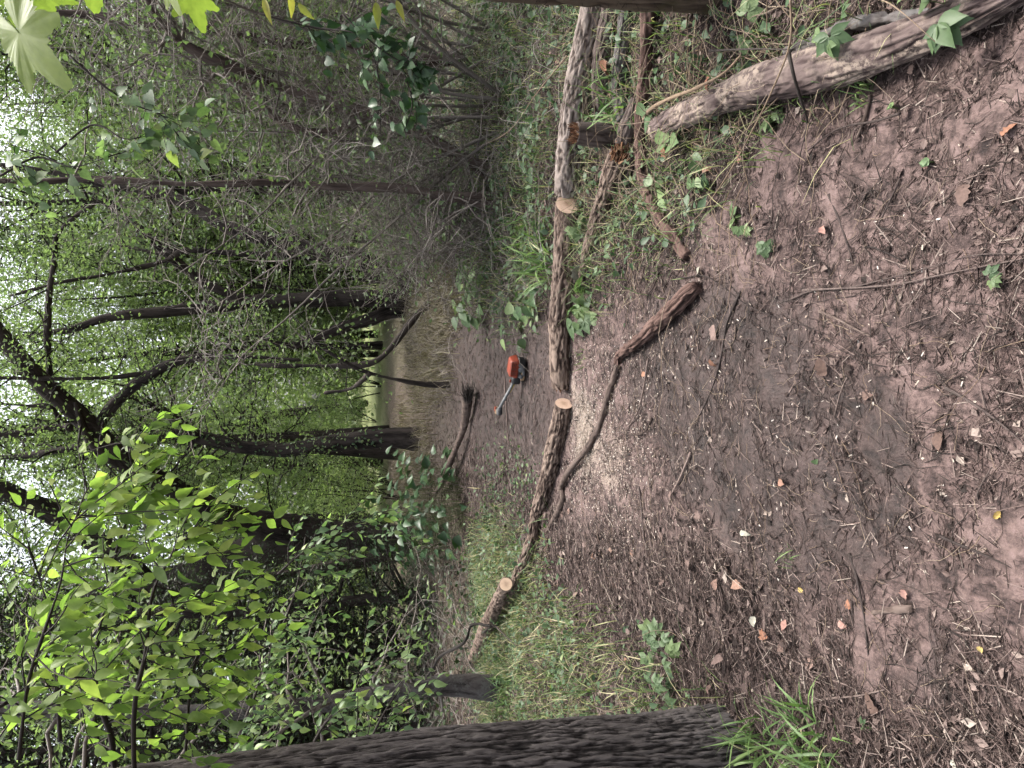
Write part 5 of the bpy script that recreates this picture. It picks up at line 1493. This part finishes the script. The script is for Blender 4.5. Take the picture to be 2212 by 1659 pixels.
# ------------------------------------------------------------------ uncountable cover
def strips(mb, b0, d, L, wdt, bend, rnd):
    k = len(b0); a = norm(np.c_[-d[:, 1], d[:, 0], np.zeros(k)])
    V = []
    for t, wf in ((0, 0.8), (0.4, 1.0), (0.75, 0.7), (1.0, 0.05)):
        c = b0 + d * np.array([1, 1, 0]) * (bend * L * t * t)[:, None] + np.array([0, 0, 1.0]) * (L * t * (1 - 0.3 * bend * t))[:, None]
        V += [c - a * (wdt * wf)[:, None], c + a * (wdt * wf)[:, None]]
    V = np.stack(V, 1)
    f = np.array([(0, 1, 3, 2), (2, 3, 5, 4), (4, 5, 7, 6)])[None] + (np.arange(k) * 8)[:, None, None]
    mb.add(V.reshape(-1, 3), f.reshape(-1, 4), None, None, np.repeat(rnd, 8))
def in_poly(poly, k, jit=0.12):
    lo, hi = poly.min(0), poly.max(0)
    x = R.uniform(lo[0], hi[0], k * 6); y = R.uniform(lo[1], hi[1], k * 6)
    ok = inside(poly, x, y); x, y = x[ok][:k], y[ok][:k]
    j = jit * np.maximum(1, y / 5)
    return x + j * R.normal(size=len(x)), y + j * R.normal(size=len(x))
def grass(name, label, poly, k, L, wd, mat='grass', shift=0.0, thin=0.5):
    x, y = in_poly(poly_px(poly), int(k * 1.7))
    ok = fbm2(x, y, 1.6, 2, 60) > -thin + 0.4 * R.normal(size=len(x)) * 0.5
    x, y = x[ok][:k], y[ok][:k]; n_ = len(x)
    b0 = np.stack([x, y, ground_z(x, y) - 0.01], 1); az = R.random(n_) * 6.283
    d = np.stack([np.cos(az), np.sin(az), np.zeros(n_)], 1)
    mb = MB(); strips(mb, b0, d, L[0] + (L[1] - L[0]) * R.random(n_) ** 1.5, wd * (0.6 + 0.8 * R.random(n_)), 0.2 + 1.1 * R.random(n_), np.clip(R.random(n_) + shift, 0, 1))
    o = link(bpy.data.objects.new(name, mb.mesh(name, M[mat], False))); tag(o, label, 'grass', None, 'stuff')
def weeds(name, label, poly, k, h, L, mat='leaf_under', thin=0.3, tpl=OVATE):
    x, y = in_poly(poly_px(poly), int(k * 2))
    ok = fbm2(x, y, 1.3, 2, 64) > -thin + 0.25 * R.normal(size=len(x))
    x, y = x[ok][:k], y[ok][:k]; n_ = len(x)
    hh = h * R.random(n_) ** 1.3 * (0.6 + 0.5 * fbm2(x, y, 1.7, 2, 65))
    p = np.stack([x, y, ground_z(x, y) + 0.01 + np.maximum(hh, 0)], 1)
    d = norm(R.normal(size=(n_, 3)) * np.array([1, 1, 0.35])); nn = norm(R.normal(size=(n_, 3)) * 0.45 + np.array([0, -0.2, 1]))
    LL = L[0] + (L[1] - L[0]) * R.random(n_)
    mb = MB(); leaves(mb, p, d, nn, LL, LL, tpl, np.clip(0.45 + 0.35 * fbm2(x, y, 2.5, 2, 66) + 0.2 * R.normal(size=n_), 0, 1))
    o = link(bpy.data.objects.new(name, mb.mesh(name, M[mat], True))); tag(o, label, 'weeds', None, 'stuff')

LEFT = [(1052, 1100), (1120, 1140), (1190, 1190), (1230, 1280), (1330, 1380), (1440, 1450), (1560, 1540), (1600, 1660), (1300, 1660), (1100, 1660), (1020, 1500), (1020, 1250)]
grass('grass', 'tangled grass and straw on the bank left of the path', LEFT, 11000, (0.05, 0.2), 0.0024, thin=0.35, shift=0.06)
weeds('ground_cover', 'small leaved weeds in the grass left of the path', LEFT, 3000, 0.2, (0.025, 0.06))
RIGHT = [(985, 0), (980, 300), (985, 480), (1010, 600), (1060, 680), (1150, 700), (1196, 640), (1200, 300), (1230, 0), (1230, -200), (985, -200)]
grass('grass', 'long thin grass behind the logs on the right', RIGHT, 7500, (0.06, 0.26), 0.0028)
weeds('ground_cover', 'carpet of shaded green weeds behind the logs on the right', RIGHT, 3800, 0.22, (0.03, 0.08))
NEAR = [(1240, 600), (1275, 640), (1330, 620), (1420, 580), (1500, 520), (1560, 440), (1640, 300), (1700, 250), (1880, 120), (2000, -100), (1230, -100)]
grass('grass', 'thin grass poking out between the logs on the right', NEAR, 3000, (0.05, 0.24), 0.002)
weeds('ground_cover', 'scattered green seedlings between the logs on the right', NEAR, 1000, 0.12, (0.02, 0.07), thin=0.0)
MIDL = [(1030, 1000), (1060, 1100), (1130, 1130), (1175, 1080), (1170, 1000), (1100, 960)]
weeds('ground_cover', 'fine green seedlings on the far path behind the sawn log', MIDL, 420, 0.05, (0.02, 0.05), thin=0.1)
BACK = [(880, 440), (985, 500), (1005, 600), (1000, 690), (980, 780), (962, 840), (905, 860), (880, 700)]
grass('dry_grass', 'tawny dry grass and brush edging the far path', BACK, 10000, (0.08, 0.5), 0.0035, 'dry_grass')
sprig('leafy_weed', 'low leafy weeds crowding the path edge right of the trimmer', 1050, 640, 26, 40, 'heartm', (0.05, 0.35), 60)
BACK2 = [(870, 870), (930, 900), (950, 1000), (930, 1100), (870, 1100), (850, 1000)]
grass('dry_grass', 'tawny dry grass beyond the fallen limb', BACK2, 4500, (0.08, 0.35), 0.004, 'dry_grass')
HOLLOW = [(960, 1180), (1040, 1250), (1050, 1500), (960, 1640), (900, 1500), (890, 1200)]
weeds('ground_cover', 'weeds in the left hollow, coloured dark for its shade', HOLLOW, 2200, 0.6, (0.04, 0.09), 'leaf_dark')
# evergreens added to shade the hollow and fill it with dark leaves
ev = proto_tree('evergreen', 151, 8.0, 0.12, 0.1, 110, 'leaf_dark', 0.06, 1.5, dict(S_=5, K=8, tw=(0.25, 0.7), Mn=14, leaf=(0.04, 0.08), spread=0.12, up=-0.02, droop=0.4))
for i, (X, Y, s_, lab) in enumerate([(925, 1285, 0.9, 'added dark evergreen shading the hollow, left of the massive forked tree'), (915, 1400, 1.0, 'added dark evergreen shading the hollow from its back'), (905, 1560, 1.1, 'added dark evergreen shading the hollow, left of the lichened trunk'), (900, 1700, 1.1, 'added dark evergreen shading the hollow, hidden behind the near furrowed trunk')]):
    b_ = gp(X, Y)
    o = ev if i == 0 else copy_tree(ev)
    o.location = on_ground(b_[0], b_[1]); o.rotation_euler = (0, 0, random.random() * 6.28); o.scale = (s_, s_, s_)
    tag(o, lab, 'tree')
FARG = [(860, -300), (975, -200), (975, 400), (900, 560), (850, 560)]
weeds('ground_cover', 'shaded weeds under the thicket beyond the right logs', FARG, 5000, 0.3, (0.05, 0.1))

def tangle(name, label, poly, k, h, L, r, mat, up=0.5):
    """thin dry stems and vines arching over each other"""
    x, y = in_poly(poly_px(poly), k); n_ = len(x)
    p = np.stack([x, y, ground_z(x, y) + 0.01], 1)
    az = R.random(n_) * 6.283
    d = norm(np.stack([np.cos(az), np.sin(az), up * (0.3 + R.random(n_))], 1))
    ll = L[0] + (L[1] - L[0]) * R.random(n_) ** 1.5
    mb = MB(); c = R.random(n_); q = p
    for i in range(8):
        q2 = q + d * (ll / 8)[:, None]
        q2[:, 2] = np.clip(q2[:, 2], ground_z(q2[:, 0], q2[:, 1]) + 0.006, ground_z(q2[:, 0], q2[:, 1]) + h)
        prisms(mb, q, q2, r * (1 - i * 0.08), r * (1 - (i + 1) * 0.08), 4, c)
        d = norm(d + 0.28 * R.normal(size=(n_, 3)) - np.array([0, 0, up * 0.22])); q = q2
    o = link(bpy.data.objects.new(name, mb.mesh(name, M[mat], True))); tag(o, label, 'twigs', None, 'stuff')
tangle('dry_tangle', 'tangle of thin dry stems over the logs on the right', NEAR, 420, 0.3, (0.15, 0.9), 0.0018, 'cane')
tangle('dry_tangle', 'thin vines trailing over the decayed log', [(1430, 320), (1600, 250), (1850, 190), (1900, 60), (1700, 60), (1450, 200)], 130, 0.22, (0.2, 0.7), 0.0022, 'cane', 0.8)
tangle('dry_tangle', 'dark fine twigs among the logs on the right', NEAR, 500, 0.15, (0.1, 0.5), 0.002, 'twig_dark', 0.25)
tangle('dry_tangle', 'grey dead twigs arching over the dark hollow on the left', HOLLOW, 420, 1.1, (0.5, 1.8), 0.0035, 'twig', 0.9)
tangle('dry_tangle', 'thin dry straws in the grass left of the path', LEFT, 260, 0.2, (0.15, 0.6), 0.0016, 'cane', 0.5)
tangle('dry_tangle', 'fine roots and stems trodden into the mud', [(1250, 560), (1250, 1250), (1650, 1500), (2100, 1650), (2212, 1600), (2212, 300), (1750, 350)], 900, 0.014, (0.06, 0.4), 0.0014, 'twig_dark', 0.02)
tangle('dry_tangle', 'pale fine stems trodden into the mud', [(1250, 560), (1250, 1250), (1650, 1500), (2100, 1650), (2212, 1600), (2212, 300), (1750, 350)], 450, 0.014, (0.05, 0.26), 0.0011, 'cane', 0.02)
tangle('dry_tangle', 'grey and brown twigs over the weeds behind the right logs', RIGHT, 700, 0.5, (0.3, 1.3), 0.003, 'twig', 0.7)
tangle('dry_tangle', 'dry brush stems edging the far path', BACK, 500, 0.7, (0.3, 1.3), 0.004, 'twig', 0.9)

def litter():
    g = np.random.default_rng(900)
    mb = MB()
    k = 260000
    y = 1.2 + 11.5 * g.random(k) ** 1.5; x = (g.random(k) * 2 - 1) * (0.62 * y + 0.3)
    ok = g.random(k) < 0.3 + 0.7 * litter_mask(x, y)
    x, y = x[ok], y[ok]; n_ = len(x)
    half = n_ * 8 // 10
    z = ground_z(x, y) + 0.004 + 0.02 * g.random(n_) ** 2 * litter_mask(x, y)
    az = g.random(n_) * 6.283; el = g.normal(0, 0.16, n_)
    d = np.stack([np.cos(az) * np.cos(el), np.sin(az) * np.cos(el), np.sin(el)], 1)
    L = (0.008 + 0.045 * g.random(n_) ** 2.4) * (0.75 + 0.25 * litter_mask(x, y)) * (1 + 0.05 * y)
    p = np.stack([x, y, z], 1)
    prisms(mb, p[:half], p[:half] + d[:half] * L[:half, None] * 2.2, 0.0009 + 0.0012 * g.random(half) + 0.00012 * y[:half], 0.0007 + 0.0001 * y[:half], 3, g.random(half) ** 0.9)
    q = slice(half, n_)
    leaves(mb, p[q], d[q], norm(g.normal(size=(n_ - half, 3)) * 0.35 + np.array([0, 0, 1])), L[q] * 0.9, L[q] * (0.5 + 0.6 * g.random(n_ - half)), DIAMOND, g.random(n_ - half))
    o = link(bpy.data.objects.new('leaf_litter', mb.mesh('leaf_litter', M['litter'], False)))
    tag(o, 'crumbled dead leaves and fine twigs strewn over the earth', 'litter', None, 'stuff')
litter()

# wood chips: a mass round the saw cut, single flakes farther out
def chip_tpl(seed):
    g = np.random.default_rng(seed); mb = MB()
    V = np.array([(-.5, -.3, 0), (.5, -.25, 0), (.45, .3, 0), (-.4, .25, 0), (-.5, -.3, .14), (.5, -.25, .1), (.45, .3, .16), (-.4, .25, .1)]) + g.normal(0, 0.06, (8, 3))
    mb.add(V, [(0, 3, 2, 1), (4, 5, 6, 7), (0, 1, 5, 4), (1, 2, 6, 5), (2, 3, 7, 6), (3, 0, 4, 7)])
    return mb.mesh('wood_chip', M['chip_o'], False)
CH = [chip_tpl(i) for i in range(5)]
g = np.random.default_rng(31)
cc = gp(1262, 920)
n_ = 0
while n_ < 290:
    y = 1.5 + 3.4 * g.random(); x = g.normal(-0.15 * (y - 1.5) / 3.4, 0.22 + 0.14 * y * 0.5)
    if abs(x) > 0.5 * y: continue
    o = bpy.data.objects.new('wood_chip', CH[n_ % 5]); link(o)
    L = 0.004 + 0.006 * g.random() ** 1.3
    o.scale = (L * 1.6, L * 0.75, L); o.location = on_ground(x, y, 0.006); o.rotation_euler = (g.normal(0, 0.3), g.normal(0, 0.3), g.random() * 6.28)
    tag(o, 'tiny pale wood chip flung onto the muddy path', 'wood chip', 'pale wood chips on the path')
    n_ += 1
def sawdust():
    mb = MB(); g = np.random.default_rng(32); k = 7000
    c2 = gp(1330, 1010)
    s = g.random(k)
    x = np.where(s < 0.5, g.normal(cc[0], 0.26, k), np.where(s < 0.8, g.normal(c2[0], 0.36, k), g.normal(-0.1, 0.6, k)))
    y = np.where(s < 0.5, g.normal(cc[1] - 0.02, 0.2, k), np.where(s < 0.8, g.normal(c2[1], 0.36, k), g.normal(cc[1] - 0.9, 0.8, k)))
    p = np.stack([x, y, ground_z(x, y) + 0.006 + 0.006 * g.random(k)], 1)
    L = 0.004 + 0.008 * g.random(k) ** 2
    leaves(mb, p, norm(g.normal(size=(k, 3)) * np.array([1, 1, 0.3])), norm(g.normal(size=(k, 3)) * 0.5 + np.array([0, 0, 1])), L * 1.5, L * 1.3, DIAMOND, g.random(k))
    o = link(bpy.data.objects.new('sawdust', mb.mesh('sawdust', M['chip'], False)))
    tag(o, 'pale sawdust and shavings spilled in front of the sawn gap', 'sawdust', None, 'stuff')
sawdust()
